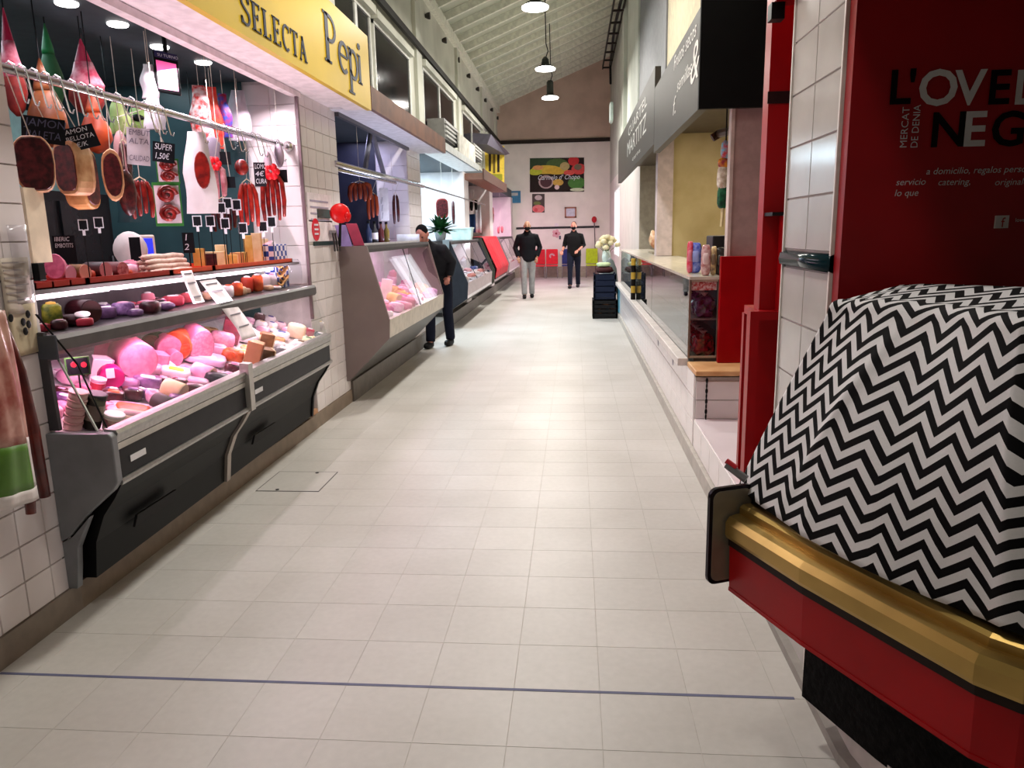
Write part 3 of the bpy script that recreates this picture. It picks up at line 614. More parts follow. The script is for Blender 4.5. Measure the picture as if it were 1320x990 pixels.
# screen
p, rt, n, d = fr(216, 94, -2.35); sc = thing('price_screen', 'small wall screen with a pink glowing picture over the rail', 'screen', p-UPV*.15)
q = lambda a, b, c: p + rt*a + UPV*b + n*c
MB().prism([q(-.07,-.10,-.04),q(.062,-.12,-.04),q(.062,.10,-.04),q(-.07,.12,-.04)], [q(-.07,-.10,0),q(.062,-.12,0),q(.062,.10,0),q(-.07,.12,0)]).build('casing', BLACK, sc, bevel=.006)
def glowpink():
    a = bpy.data.materials.new('screen_picture'); a.use_nodes = True; nt = a.node_tree; b = nt.nodes['Principled BSDF']
    tc = nt.nodes.new('ShaderNodeTexCoord'); mp = nt.nodes.new('ShaderNodeSeparateXYZ'); nt.links.new(tc.outputs['Generated'], mp.inputs[0])
    rp = nt.nodes.new('ShaderNodeValToRGB'); nt.links.new(mp.outputs['Z'], rp.inputs[0])
    e = rp.color_ramp.elements; e[0].color = (*srgb((236,150,196)),1); e[1].color = (*srgb((190,60,120)),1); k = e.new(.5); k.color = (1,.92,.96,1); k = e.new(.68); k.color = (*srgb((230,110,170)),1)
    nt.links.new(rp.outputs[0], b.inputs['Base Color']); nt.links.new(rp.outputs[0], b.inputs['Emission Color']); b.inputs['Emission Strength'].default_value = 1.0
    return a
MB().prism([q(-.055,-.088,.001),q(.05,-.10,.001),q(.05,.05,.001),q(-.055,.068,.001)], [q(-.055,-.088,.003),q(.05,-.10,.003),q(.05,.05,.003),q(-.055,.068,.003)]).build('display', glowpink(), sc)
MB().prism([q(-.06,.085,.0),q(.06,.068,.0),q(.06,.10,.0),q(-.06,.117,.0)], [q(-.06,.085,.012),q(.06,.068,.012),q(.06,.10,.012),q(-.06,.117,.012)]).build('header_strip', C((40,40,84), .5), sc)
text('SU TURNO', sc, CHALK, q(-.045,.088,.013), rt - UPV*.14, UPV, .016)
MB().tube([q(0,.11,-.02), (p.x, p.y, 2.72)], .012, 6).build('mount', BLACK, sc)
# ceiling spots and back of the stall
for i, (x, y) in enumerate(((86,6),(152,33),(206,62),(262,82))):
    q0 = P(x, y, Z=2.71)
    o = MB().lathe([(.05,-.012),(.055,-.006),(.055,0)], (q0.x,q0.y,2.72), 16).build('ceiling_spot', M('spot_lit', (255,250,248), .4, var=0, emit=6))
    tag(o, ['round ceiling spot nearest the tiled wall in the meat stall','round ceiling spot left of the small screen','round ceiling spot just over the small screen','round ceiling spot behind the hung packets'][i], 'ceiling light', 'ceiling spots in the meat stall')
bc = thing('back_cabinet', 'black cabinet at the back of the meat stall', 'cabinet', (-3.45, 4.0, 0))
MB().box(-3.7,-3.2,3.0,5.05,0,1.86).build('body', C((20,21,24), .35), bc)
for y in (3.4, 3.95, 4.5):
    dr = MB().box(-3.2,-3.185,y+.02,y+.5,.9,1.8).build('door', C((26,27,30), .25), bc); MB().box(-3.185,-3.17,y+.46,y+.48,1.25,1.45).build('handle', STEEL, dr)
fz = thing('glass_door_fridge', 'pale teal upright fridge deep inside the meat stall', 'fridge', (-3.7, 6.0, 0))
tb = thing('back_shelf_panel', 'pale mint wall cupboard at the back of the meat stall', 'cupboard', (-4.1, 6.4, 1.6))
MB().box(-4.28,-4.0,4.3,5.84,1.7,2.5).build('body', C((150,176,172), .5), tb)
for y in (4.32, 5.08): MB().box(-4.0,-3.985,y,y+.74,1.72,2.48).build('door', C((160,188,184), .4), tb)
MB().box(-4.28,-3.75,5.1,5.84,0,1.66).build('body', C((44,56,60), .4), fz); MB().box(-3.75,-3.735,5.14,5.80,.2,1.6).build('door', C((60,76,80), .25), fz)
cb = tag(MB().box(-2.15, -2.126, 2.815, 2.925, 1.47, 1.76).build('cream_board', C((232,214,188), .6)), 'cream board fixed at the opening edge by the tiled wall', 'board')
for i, (x, y) in enumerate(((240,85),(262,92),(285,100),(308,107),(328,114),(125,12),(102,22))):
    q0 = P(x, y, X=-2.75)
    tag(MB().tube([(q0.x,q0.y,2.72),(q0.x,q0.y,2.40)], .0025, 5).tube([(q0.x,q0.y,2.40),(q0.x+.015,q0.y,2.37),(q0.x+.01,q0.y,2.35),(q0.x-.01,q0.y,2.36)], .0025, 5).build('hanging_wire', BLACK), 'thin dark wire hook hanging empty from the stall ceiling', 'wire hook', 'empty wire hooks in the meat stall')
# ================================================================ goods on the counter
def sup(x, y, k):
    if k in 'tus':
        z = {'t':1.370,'u':1.364,'s':1.180}[k]; q = P(x, y, Z=z)
        if not (2.83 < q.y < 5.6 and -2.46 < q.x < -2.18): q = P(x, y, X=-2.30 if k != 's' else -2.26)
        q.z = z; q.y = min(q.y, 5.5); return q
    if k == 'v':
        q = P(x, y, X=-2.14); q.z = 1.18; q.y = min(q.y, 5.5); return q
    if k == 'b':
        q = PP(x, y, (-1.75, 8, .802), (.21, 0, 1)); q.x = max(-2.35, min(-1.80, q.x)); q.y = max(6.85, min(9.45, q.y)); q.z = .765 + .2027*(-1.71-q.x); return q
    q = PP(x, y, (-1.88, 4, .703), (.33, 0, 1)); q.x = max(-2.52, min(-1.94, q.x)); q.z = .703 + .33*(-1.88-q.x); return q
REG = []
NRM = {'d': Vector((.33,0,1)).normalized(), 'b': Vector((.21,0,1)).normalized()}
def dims(bb, k):                                      # foot point, right, towards viewer, up of the surface it lies on, width, height
    x0, y0, x1, y1 = bb; p = sup((x0+x1)/2, y1, k); N = NRM.get(k, UPV); v = CP-p; v.z = 0; n = (v - N*v.dot(N)).normalized(); rt = N.cross(n); d = dist(p)
    REG.append((k, p.x, p.y, (x1-x0)*d/FPX/2)); return p, rt, n, N, (x1-x0)*d/FPX, (y1-y0)*d/FPX
def roll(bb, k, label, skin, face, ang=.5, L=None, name='cold_meat_roll', cat='cold meat', group='cold meats in the meat counter', lean=0, sx=1):
    p, rt, n, N, w, h = dims(bb, k); r = h/2; ax = (n*math.cos(ang) + rt*math.sin(ang) + N*lean).normalized()
    L = L or w; c = p + N*(r*1.01 + abs(lean)*L*.4) - n*r*.2
    t = thing(name, label, cat, p, group); b = c - ax*L*.5
    MB().lathe([(r*.6,0),(r*.93,L*.06),(r,L*.16),(r,L*.96),(r*.97,L)], b, 18, ax, sx).build('casing', skin, t, True)
    MB().lathe([(r*.95,L*.985),(r*.93,L+.003)], b, 18, ax, sx).build('cut_face', face, t)
    return t
def pack(bb, k, label, mat, lab=None, turn=0, flat=.8, name='vacuum_pack', cat='packet', group='packets in the meat counter', top=None):
    p, rt, n, N, w, h = dims(bb, k); q = Matrix.Rotation(turn,3,N); rt = q@rt; n = q@n
    rot = Matrix((rt, n, N)).transposed(); dz = h*flat; dy = w*.36
    t = thing(name, label, cat, p, group); c = p + N*dz*.5 - n*dy*.6
    MB().ell(c, (w/2, dy, dz/2), 12, 6, rot, .05, .45, random.Random(bb[0])).build('wrap', mat, t, True)
    if lab: MB().ell(c + N*dz*.18 + n*dy*.25, (w*.28, dy*.5, dz*.40), 10, 5, rot, 0, .4).build('label_patch', lab, t, True)
    if top: MB().ell(c + N*dz*.3, (w*.36, dy*.7, dz*.34), 10, 5, rot, .1, .5).build('meat', top, t, True)
    return t
def wedge(bb, k, label, mat, rind, turn=0, name='cheese_wedge', cat='cheese', group='cheeses on the meat counter', dep=.8):
    p, rt, n, N, w, h = dims(bb, k); q = Matrix.Rotation(turn,3,N); rt = q@rt; n = q@n
    t = thing(name, label, cat, p, group); D = w*dep
    base = [p - rt*w/2, p + rt*w/2, p + rt*w*.35 - n*D, p - rt*w*.35 - n*D]
    MB().prism(base, [v+N*h for v in base]).build('paste', mat, t, bevel=.003)
    e = [p + rt*w*.5, p + rt*(w*.5+.006), p + rt*(w*.35+.006) - n*D, p + rt*w*.35 - n*D]
    MB().prism(e, [v+N*h*.995 for v in e]).build('rind', rind, t)
    return t
def tub(bb, k, label, mat, lid, lab=None, name='food_tub', cat='tub', group='tubs in the meat counter'):
    p, rt, n, N, w, h = dims(bb, k); p = p - n*w*.3; r = w/2
    t = thing(name, label, cat, p, group)
    MB().lathe([(r*.86,0),(r*.9,h*.04),(r*.95,h*.86)], p, 16, N).build('body', mat, t, True); MB().lathe([(r,h*.86),(r,h*.98),(r*.9,h)], p, 16, N).build('lid', lid, t)
    if lab: MB().lathe([(r*.93,h*.25),(r*.955,h*.7)], p, 16, N).build('label_band', lab, t)
    return t
MORT = M('mortadella_face', (232,150,178), .45, sc=40, c2=(218,126,158)); SK = M('pink_casing', (220,132,160), .4, sc=10, c2=(200,104,138))
PKW = M('pink_film', (238,196,214), .3, sc=18, c2=(214,150,184)); PUR = M('purple_film', (140,104,152), .3, sc=22, c2=(84,58,100)); DKM = M('dark_meat', (86,38,44), .35, sc=24, c2=(48,20,28), coat=.3)
CRM = M('cream_cheese', (238,216,178), .5, sc=16, c2=(226,196,150)); YCH = M('yellow_cheese', (232,196,120), .5, sc=14, c2=(212,166,84)); RND = M('brown_rind', (150,100,56), .6, sc=16, c2=(110,66,34))
WHI = M('white_wrap', (240,230,234), .4, var=.03); ORG = M('orange_meat', (224,110,60), .4, sc=18, c2=(190,70,40)); PAPR = C((244,232,236), .7)
# --- deck, left part (pink light), near to far
for i in range(5): 
    p = sup(93, 552, 'd') + NRM['d']*(.034*i); t = thing('pate_tub', 'pale round pate tub in the stack at the near end of the case', 'tub', p, 'stacked pate tubs')
    MB().lathe([(.034,0),(.036,.004),(.037,.026)], p, 16, NRM['d']).build('body', C((222,184,176), .4), t, True); MB().lathe([(.039,.026),(.039,.032),(.034,.0335)], p, 16, NRM['d']).build('lid', C((206,160,156), .4), t)
tub((104,506,130,553), 'd', 'tall dark jar with a cream label at the near end of the case', C((42,36,34), .3), C((30,26,28), .4), C((120,108,96), .5))
tub((131,534,157,556), 'd', 'small patterned white tub beside the dark jar', C((226,200,198), .4), WHI, C((150,90,96), .5))
rc = card((86,460,114,484), -2.16, 'black card with two red dots inside the counter', [' '], group='cards in the meat counter', border=C((60,110,50), .5), stand=.80)
for x in (95, 108):
    p, rt, n, d = fr(x, 470, -2.13); MB().lathe([(.012,0),(.012,.003)], p, 12, n).build('red_dot', C((232,60,80), .5), rc)
tub((115,488,134,506), 'd', 'printed pink tub with red flowers below the black card', C((226,170,190), .4), C((240,206,218), .4), C((200,60,84), .5))
t = roll((124,470,156,500), 'd', 'magenta wax cheese ball with a white label', C((206,30,120), .35), C((214,50,130), .35), .2, L=.07, cat='cheese', name='wax_cheese')
p, rt, n, d = fr(142, 480, t.location.x+.03); MB().prism([p+rt*a+UPV*b+n*.03 for a,b in ((-.018,-.024),(.018,-.024),(.018,.024),(-.018,.024))], [p+rt*a+UPV*b+n*.033 for a,b in ((-.018,-.024),(.018,-.024),(.018,.024),(-.018,.024))]).build('paper_label', WHI, t)
wedge((116,462,140,492), 'd', 'white pouch leaning behind the magenta cheese', WHI, PKW, .3, 'paper_pouch', 'packet', 'packets in the meat counter')
roll((140,438,190,486), 'd', 'large pink mortadella with its cut face to the aisle', SK, MORT, .25, L=.24, lean=.12)
wedge((112,438,142,464), 'd', 'pink ham wedge behind the big mortadella', SK, MORT, -.4, 'ham_wedge', 'cold meat', 'cold meats in the meat counter')
roll((188,428,206,456), 'd', 'nearly black dry sausage end beside the mortadella', BLACK, DKM, -.3, L=.12)
roll((203,430,222,462), 'd', 'tall pink half ham between black sausage and orange ham', SK, MORT, .3, L=.10)
roll((216,424,240,462), 'd', 'orange smoked ham behind the oval slice', ORG, ORG, -.3, L=.14)
roll((232,418,264,464), 'd', 'tall oval speckled mortadella face, brightest in the case', SK, M('speckled_mortadella', (240,170,192), .45, sc=70, c2=(226,130,162)), .45, L=.16, sx=.72)
wedge((188,456,213,480), 'd', 'deep pink ham cube below the black sausage', MORT, SK, .2, 'ham_cube', 'cold meat', 'cold meats in the meat counter')
roll((210,450,232,470), 'd', 'short pink sausage stub in front of the half ham', SK, MORT, .5, L=.07)
pack((206,473,244,488), 'd', 'white packet with a yellow edge amid the case', WHI, C((240,200,40), .4))
roll((204,490,239,513), 'd', 'cream cheese roll lying towards the aisle, lower one', CRM, C((236,222,176), .5), 1.0, L=.11, cat='cheese', name='cheese_roll')
roll((240,469,278,490), 'd', 'cream cheese roll wrapped in film, upper one', PKW, CRM, 1.0, L=.12, cat='cheese', name='cheese_roll')
pack((236,457,290,470), 'd', 'long lilac packet lying under the oval mortadella', M('lilac_film', (222,196,222), .3), WHI)
pack((156,497,182,516), 'd', 'dark meat tray with film lid, left of two', DKM, PUR)
pack((130,500,158,520), 'd', 'dark terrine tray with orange filling', DKM, ORG)
pack((140,515,200,536), 'd', 'flat packet of orange salmon slices near the front glass', PKW, None, 0, .35, top=ORG)
pack((170,482,206,500), 'd', 'purple packet below the mortadella', PUR, WHI)
pack((152,486,178,500), 'd', 'mauve packet under the wax cheese label', M('mauve_film', (176,132,170), .3), PKW)
roll((194,508,219,531), 'd', 'charcoal crusted cheese log at the front glass', C((70,58,60), .5), C((88,72,72), .5), .9, L=.09, cat='cheese', name='cheese_log')
pack((216,508,244,524), 'd', 'small lilac packet in front of the cream roll', PUR)
pack((146,530,192,550), 'd', 'beige wrapped block at the front glass near the tub', C((206,178,158), .5), C((150,110,120), .5))
pack((236,492,262,510), 'd', 'dark red packet right of the lower cheese roll', DKM)
pack((178,466,206,484), 'd', 'pink film packet in front of the ham cube', PKW, SK)
pack((240,486,268,502), 'd', 'pale pink packet under the upper cheese roll', PKW)
pack((262,440,290,462), 'd', 'pink sliced ham packet behind the orange block', PKW, MORT)
pack((284,447,312,468), 'd', 'orange chorizo block under the hanging paper', ORG, ORG)
pack((288,465,316,484), 'd', 'dark meat packet next to the centre bracket', DKM, PKW)
pack((262,478,294,500), 'd', 'black packet at the front glass before the bracket', C((40,36,44), .35))
pack((268,424,300,450), 'd', 'rose ham packet behind the hanging paper', MORT, PKW)
wedge((284,412,306,444), 'd', 'large burgundy meat cut at the back of the case', M('burgundy_meat', (150,50,72), .4, sc=20, c2=(110,26,50)), PKW, .2, 'meat_cut', 'cold meat', 'cold meats in the meat counter')
# --- deck, right part (white light): cheeses
wedge((333,430,350,452), 'd', 'brown-rinded cheese half on top of the pair by the bracket', RND, CRM, .2)
wedge((330,450,350,472), 'd', 'brown-rinded cheese half under the pair by the bracket', RND, CRM, .2)
wedge((312,440,332,474), 'd', 'tan cheese block behind the bracket glass', C((190,140,96), .5), RND, -.3)
pack((300,420,332,442), 'd', 'white wrapped cheese under the paper end', WHI, CRM)
pack((318,428,350,440), 'd', 'cream flat cheese with orange edge', CRM, ORG)
pack((352,445,376,462), 'd', 'grey dish with small cheeses near the front rail', C((110,108,112), .4), WHI)
for i, (bb, m1, m2, s) in enumerate((
    ((326,400,340,416),C((92,60,62),.4),WHI,'dark brown jar'),((340,404,354,418),WHI,C((90,80,150),.4),'white tub with a violet label'),((350,424,372,438),WHI,C((60,70,130),.4),'white carton with blue dots'),
    ((368,412,392,436),C((238,206,180),.5),WHI,'peach-coloured wrapped cheese'),((392,400,406,418),WHI,C((200,190,220),.4),'white cheese ball'),((402,410,416,424),WHI,CRM,'small white packet'),
    ((392,420,404,434),C((206,84,104),.4),WHI,'pink-red packet'),((404,426,418,438),C((70,90,92),.4),WHI,'dark green jar lid'),((376,436,396,450),WHI,C((120,90,60),.4),'white round cheese'),
    ((380,396,394,410),C((220,206,224),.4),WHI,'lilac-white packet'),((356,400,370,414),C((236,196,196),.4),WHI,'rose-white packet'),((364,396,380,406),WHI,WHI,'plain white packet'),
    ((388,432,404,444),C((226,220,180),.4),C((60,110,60),.4),'pale yellow packet'),((352,412,368,424),C((224,190,200),.4),C((90,80,120),.4),'pinkish tray'))):
    pack(bb, 'd', s + ' in the white-lit end of the meat counter', m1, m2, flat=.75)
# --- upper shelf
GPK = M('pickle_bag', (150,150,52), .35, sc=30, c2=(70,90,30))
pack((60,404,84,440), 's', 'bag of green and yellow pickles at the near shelf end', GPK, C((206,160,60), .4), flat=.9)
bpud = roll((90,400,130,430), 's', 'black pudding with an oval white label on the shelf', C((56,22,28), .3), C((64,30,34), .4), .6, L=.13)
p, rt, n, d = fr(106, 405, -2.16); MB().prism([p+rt*a*.05+UPV*b*.018+n*.03 for a,b in outline(1.2,1.2,14,1,1,0)], [p+rt*a*.05+UPV*(b*.018+.006)+n*.034 for a,b in outline(1.2,1.2,14,1,1,0)]).build('white_label', WHI, bpud)
roll((66,396,98,412), 's', 'dark blood sausage behind the labelled black pudding', C((60,22,30), .3), DKM, 1.2, L=.12)
for i, (bb, m1, m2, s) in enumerate((
    ((128,406,152,424),PUR,WHI,'purple film packet with white label'),((148,402,176,422),M('violet_film',(176,140,196),.3,sc=26,c2=(100,70,120)),PKW,'crinkled violet packet'),((172,404,190,416),PKW,DKM,'lilac and dark packet'),
    ((184,374,201,398),C((226,130,150),.4),WHI,'pink and white upright carton'),((178,392,200,408),C((206,90,110),.4),PKW,'rose carton lying flat'),((194,388,214,402),BLACK,C((120,60,70),.4),'black packet'),
    ((212,396,240,412),C((190,60,80),.4),WHI,'red and white striped packet'),((236,392,262,408),C((206,84,96),.4),WHI,'long red packet'),((196,404,216,416),PUR,WHI,'small purple packet'),((206,370,214,384),C((206,80,150),.4),WHI,'magenta packet'))):
    pack(bb, 's', s + ' on the upper shelf of the meat counter', m1, m2, flat=.85)
for i, (bb, m1, m2, s) in enumerate((
    ((288,366,302,384),WHI,ORG,'white roll with orange stripe, first in line'),((300,362,314,382),ORG,WHI,'orange-striped roll, second in line'),((312,358,328,380),C((206,70,50),.4),WHI,'red-striped roll, third in line'),((326,352,340,376),ORG,WHI,'orange-ended roll, fourth in line'),
    ((334,346,350,366),WHI,WHI,'white paper-wrapped packet'),((344,352,358,372),WHI,PKW,'folded white bag'),((372,352,388,368),C((190,150,120),.5),WHI,'tan packet'),((276,366,290,380),WHI,PKW,'white packet by the receipt'))):
    pack(bb, 's', s + ' on the far part of the counter shelf', m1, m2, flat=.9)
tub((350,350,370,373), 's', 'yellow mustard jar on the far part of the counter shelf', C((206,176,60), .3), C((226,206,120), .4), C((190,160,50), .4))
bagp = pack((374,330,408,370), 'v', 'clear bag of knotted biscuits at the far shelf end', PLASTIC, None, 0, .9, 'biscuit_bag', 'bag')
for k in range(7):
    p = sup(391, 370, 'v') + Vector((-.05,0,0)) + UPV*(.03+.022*k) + Vector((.0, (k % 3-1)*.05, 0)); pts = [p + Vector((math.cos(a)*.02, math.sin(a)*.03, math.sin(a*2)*.01)) for a in [j*.7 for j in range(10)]]
    MB().tube(pts, .009, 6).build('biscuit', C((196,146,92), .6), bagp, True)
tag(MB().box(-2.19,-2.10,5.38,5.62,1.182,1.50).build('gingham_tin', None), 'tall tin with a blue and white check at the far shelf end', 'tin')
gt = COL.objects['gingham_tin']
a = bpy.data.materials.new('blue_gingham'); a.use_nodes = True; nt = a.node_tree; ck = nt.nodes.new('ShaderNodeTexChecker'); ck.inputs['Scale'].default_value = 26
ck.inputs[1].default_value = (*srgb((40,70,160)),1); ck.inputs[2].default_value = (*srgb((232,226,236)),1); tc = nt.nodes.new('ShaderNodeTexCoord'); nt.links.new(tc.outputs['Object'], ck.inputs[0]); nt.links.new(ck.outputs[0], nt.nodes['Principled BSDF'].inputs['Base Color']); gt.data.materials.append(a)
gt.location = (gt.location.x-.10, gt.location.y+.03, gt.location.z)
# --- the rest of the crowd on the deck and the shelf, in the gaps between the goods above
def crowd(k, y0, y1, x0, x1, n, kinds, zf, rmin=.03, rmax=.052):
    rr = random.Random(int(y0*100)+n); made = 0; tries = 0
    while made < n and tries < 3000:
        tries += 1; x = rr.uniform(x0, x1); y = rr.uniform(y0, y1); r = rr.uniform(rmin, rmax)
        if any(q == k and math.hypot(x-a, y-b) < (r+c)*.85 for q, a, b, c in REG): continue
        REG.append((k, x, y, r)); label, cat, mats, grp = kinds[made % len(kinds)]; z = zf(x); a = rr.uniform(-.8,.8); N = NRM.get(k, UPV); rot = Matrix.Rotation(math.atan2(N.x, N.z), 3, 'Y') @ Matrix.Rotation(a, 3, 'Z'); hz = r*rr.uniform(.4,.8)
        t = thing('wrapped_piece', label, cat, (x,y,z), grp)
        MB().ell(Vector((x,y,z))+N*hz, (r*1.1, r*.8, hz), 12, 7, rot, .06, rr.choice((.45,.6,.9)), rr).build('wrap', mats[0], t, True)
        MB().ell(Vector((x,y,z)) + N*hz*1.45 + rot@Vector((.12*r,-.1*r,0)), (r*.6, r*.45, hz*.6), 10, 5, rot, 0, .5, rr).build('label_patch', mats[1], t, True); made += 1
zd = lambda x: .703 + .33*(-1.88-x)
crowd('d', 2.9, 4.04, -2.5, -1.96, 46, [('small pink film-wrapped meat among the cold cuts in the case','cold meat',(PKW,SK),'small wrapped cold cuts'),('small rose sausage piece among the cold cuts in the case','cold meat',(SK,MORT),'small rose cold cuts'),('small purple film packet among the cold cuts in the case','packet',(PUR,WHI),'small purple packets'),('small dark cured piece among the cold cuts in the case','cold meat',(DKM,PKW),'small dark cold cuts'),('small white packet among the cold cuts in the case','packet',(WHI,PKW),'small white packets among meat')], zd)
crowd('d', 4.14, 5.62, -2.5, -2.0, 52, [('small white cheese packet at the far end of the case','cheese',(WHI,CRM),'small white cheeses'),('small cream cheese at the far end of the case','cheese',(CRM,YCH),'small cream cheeses'),('small pink packet among the cheeses at the far end','packet',(PKW,WHI),'small pink packets among cheese'),('small blue-labelled tub among the cheeses at the far end','tub',(WHI,C((70,80,150),.4)),'small blue-labelled tubs'),('small tan cheese among the white cheeses at the far end','cheese',(C((206,160,110),.5),RND),'small tan cheeses')], zd)
crowd('s', 2.95, 4.1, -2.40, -2.17, 16, [('small violet packet crowded on the upper shelf','packet',(PUR,WHI),'small violet shelf packets'),('small red packet crowded on the upper shelf','packet',(C((180,50,70),.4),WHI),'small red shelf packets'),('small dark packet crowded on the upper shelf','packet',(DKM,PKW),'small dark shelf packets')], lambda x: 1.18)
crowd('s', 4.2, 5.3, -2.40, -2.15, 14, [('small white packet crowded on the far upper shelf','packet',(WHI,ORG),'small white shelf packets'),('small peach packet crowded on the far upper shelf','packet',(C((230,190,160),.5),WHI),'small peach shelf packets')], lambda x: 1.18)
# --- trays
roll((57,313,89,347), 't', 'upright pink mortadella half in the near red tray', SK, M('mortadella_rose', (214,110,150), .45, sc=40, c2=(190,84,126)), -.2, L=.06, lean=.25, sx=.7)
roll((68,347,97,369), 't', 'small mauve sausage end lying in the near red tray', C((150,60,90), .4), M('mauve_face', (206,140,166), .45), .9, L=.08, lean=-.1)
roll((88,341,114,362), 't', 'brown pork loin piece in the red tray', RND, C((206,140,130), .45), .8, L=.09)
roll((112,332,136,354), 't', 'dark salami half with a pale cut end', C((70,34,38), .4), C((186,110,120), .45), .8, L=.12)
roll((134,330,158,350), 't', 'speckled salami half beside the dark salami', C((110,50,54), .4), M('salami_face', (196,120,126), .45, sc=60, c2=(150,60,70)), .8, L=.12)
pack((118,350,146,368), 't', 'white netted sausage piece at the tray edge', WHI, PKW)
pack((140,348,172,364), 't', 'reddish chorizo slices at the tray edge', M('chorizo_slices', (196,84,56), .4, sc=30, c2=(160,44,34)), None, 0, .6)
pack((96,356,124,372), 't', 'red dried meat strip in the red tray', C((170,60,44), .4))
pack((138,326,176,346), 't', 'glossy film-wrapped bacon in the red tray', PKW, DKM)
pack((104,326,138,338), 't', 'white crinkled paper at the back of the red tray', C((206,206,216), .4))
pack((160,334,180,358), 't', 'rosy cut meat leaning by the pale sausages', MORT, SK)
WSA = M('pale_raw_sausage', (226,196,186), .45, sc=30, c2=(206,164,156))
ps = sup(208, 352, 't')
for i, (dy, dz, dx) in enumerate(((0,0,0),(.0,0,-.035),(.0,0,-.07),(0,.026,-.016),(0,.026,-.052),(0,.052,-.03),(0,.052,-.06),(0,.078,-.045))):
    c = Vector((-2.20+dx, ps.y-.02, 1.382+dz)); t = thing('pale_sausage', 'pale raw sausage lying in the pile on the orange tray', 'sausage', c, 'pale sausages piled on the tray')
    k = .006*((i*7) % 3-1)
    MB().tube([c+Vector((k,-.21,.0)), c+Vector((k,-.20,0)), c+Vector((0,-.1,.004)), c, c+Vector((k,.1,.004)), c+Vector((0,.20,0)), c+Vector((0,.21,0))], [.003,.013,.0155,.015,.0155,.013,.003], 8).build('casing', WSA, t, True)
    MB().tube([c+Vector((k,-.21,0)), c+Vector((k,-.23,.004))], .003, 5).build('knot', WSA, t)
for i, (bb, m1, m2, s) in enumerate((
    ((250,312,264,338),YCH,RND,'golden cheese wedge next to the pale sausages'),((262,322,280,340),DKM,CRM,'dark-rinded cheese half'),((262,300,288,320),CRM,YCH,'cream cheese mound at the back of the orange tray'),((279,310,292,338),CRM,CRM,'cream cheese slice upright'),
    ((291,322,306,336),YCH,CRM,'small yellow cheese block'),((296,306,312,322),C((206,150,100),.5),RND,'tan cheese block behind'),((304,320,318,336),YCH,RND,'squat yellow wedge mid tray'),((316,298,327,334),YCH,CRM,'tall yellow cheese wedge'),
    ((326,294,338,332),CRM,YCH,'tallest cream cheese wedge'),((336,300,346,330),CRM,CRM,'slim pale cheese wedge'),((346,316,362,332),C((196,120,84),.5),RND,'tan cheese under the price sticks'),((360,316,376,332),C((206,140,104),.5),RND,'last tan cheese of the orange tray'))):
    wedge(bb, 't', s if 'tray' in s or 'sausages' in s else s + ' on the orange tray', m1, m2, .2, group='cheeses on the orange tray', dep=.6)
roll((340,285,364,312), 't', 'pink and white wrapped sausage leaning at the far tray end', C((226,160,176), .4), WHI, 1.2, L=.12)
def stick(x, y, yb, label, w=11, h=14, X=-2.18):
    p, rt, n, d = fr(x, y, X); b = p.copy(); b.z = 1.368
    t = thing('price_stick', label, 'price tag', (p.x, p.y, b.z), 'price tags on sticks')
    MB().tube([Vector((p.x,p.y,b.z)), p - UPV*.01], .0025, 5).build('stick', BLACK, t)
    MB().lathe([(.014,0),(.008,.01)], (p.x,p.y,b.z), 10).build('foot', BLACK, t)
    W, Hh = w*d/FPX/2, h*d/FPX/2
    f = lambda k, z: [p + rt*a*W*k + UPV*b_*Hh*k + n*z for a, b_ in ((-1,-1),(1,-1),(1,1),(-1,1))]
    bd_ = MB().prism(f(1,-.002), f(1,0)).build('border', CHALK, t); MB().prism(f(.8,0), f(.8,.0015)).build('card', CARDB, bd_)
    MB().prism([p+rt*a*W*.3+UPV*(b_*Hh*.5-Hh*1.4)+n*.0 for a,b_ in ((-1,-1),(1,-1),(1,1),(-1,1))], [p+rt*a*W*.3+UPV*(b_*Hh*.5-Hh*1.4)+n*.003 for a,b_ in ((-1,-1),(1,-1),(1,1),(-1,1))]).build('clip', CHALK, t)
for i, (x, y, yb, s) in enumerate(((107,290,334,'left of the two tags over the salami'),(127,287,334,'right of the two tags over the salami'),(254,285,338,'first tag after the pale sausages'),(271,285,338,'second tag after the pale sausages'),(285,268,338,'tall tag, left of the high three'),(293,262,337,'tall tag, middle of the high three'),(305,264,336,'tall tag, right of the high three'),(290,288,337,'low tag below the high three'),(313,294,336,'low tag before the tall wedge'),(339,292,334,'tag over the slim pale wedge'),(350,286,333,'last tag at the far tray end'))):
    stick(x, y, yb, 'small black price tag on a stick, ' + s, X=-2.18-.0*i)
def plate(bb, X, label, lines):
    return card(bb, X, label, lines, group='upright black labels on the counter', stand=1.364)
plate((71,304,96,339), -2.3, 'tall black board standing behind the pink mortadella half', ['IBERIC','EMBOTITS',' ',' '])
plate((168,306,181,336), -2.28, 'black tag standing left of the pale sausages', [' ']); plate((236,300,250,326), -2.3, 'dark green tag standing behind the pale sausages', ['1','2'])
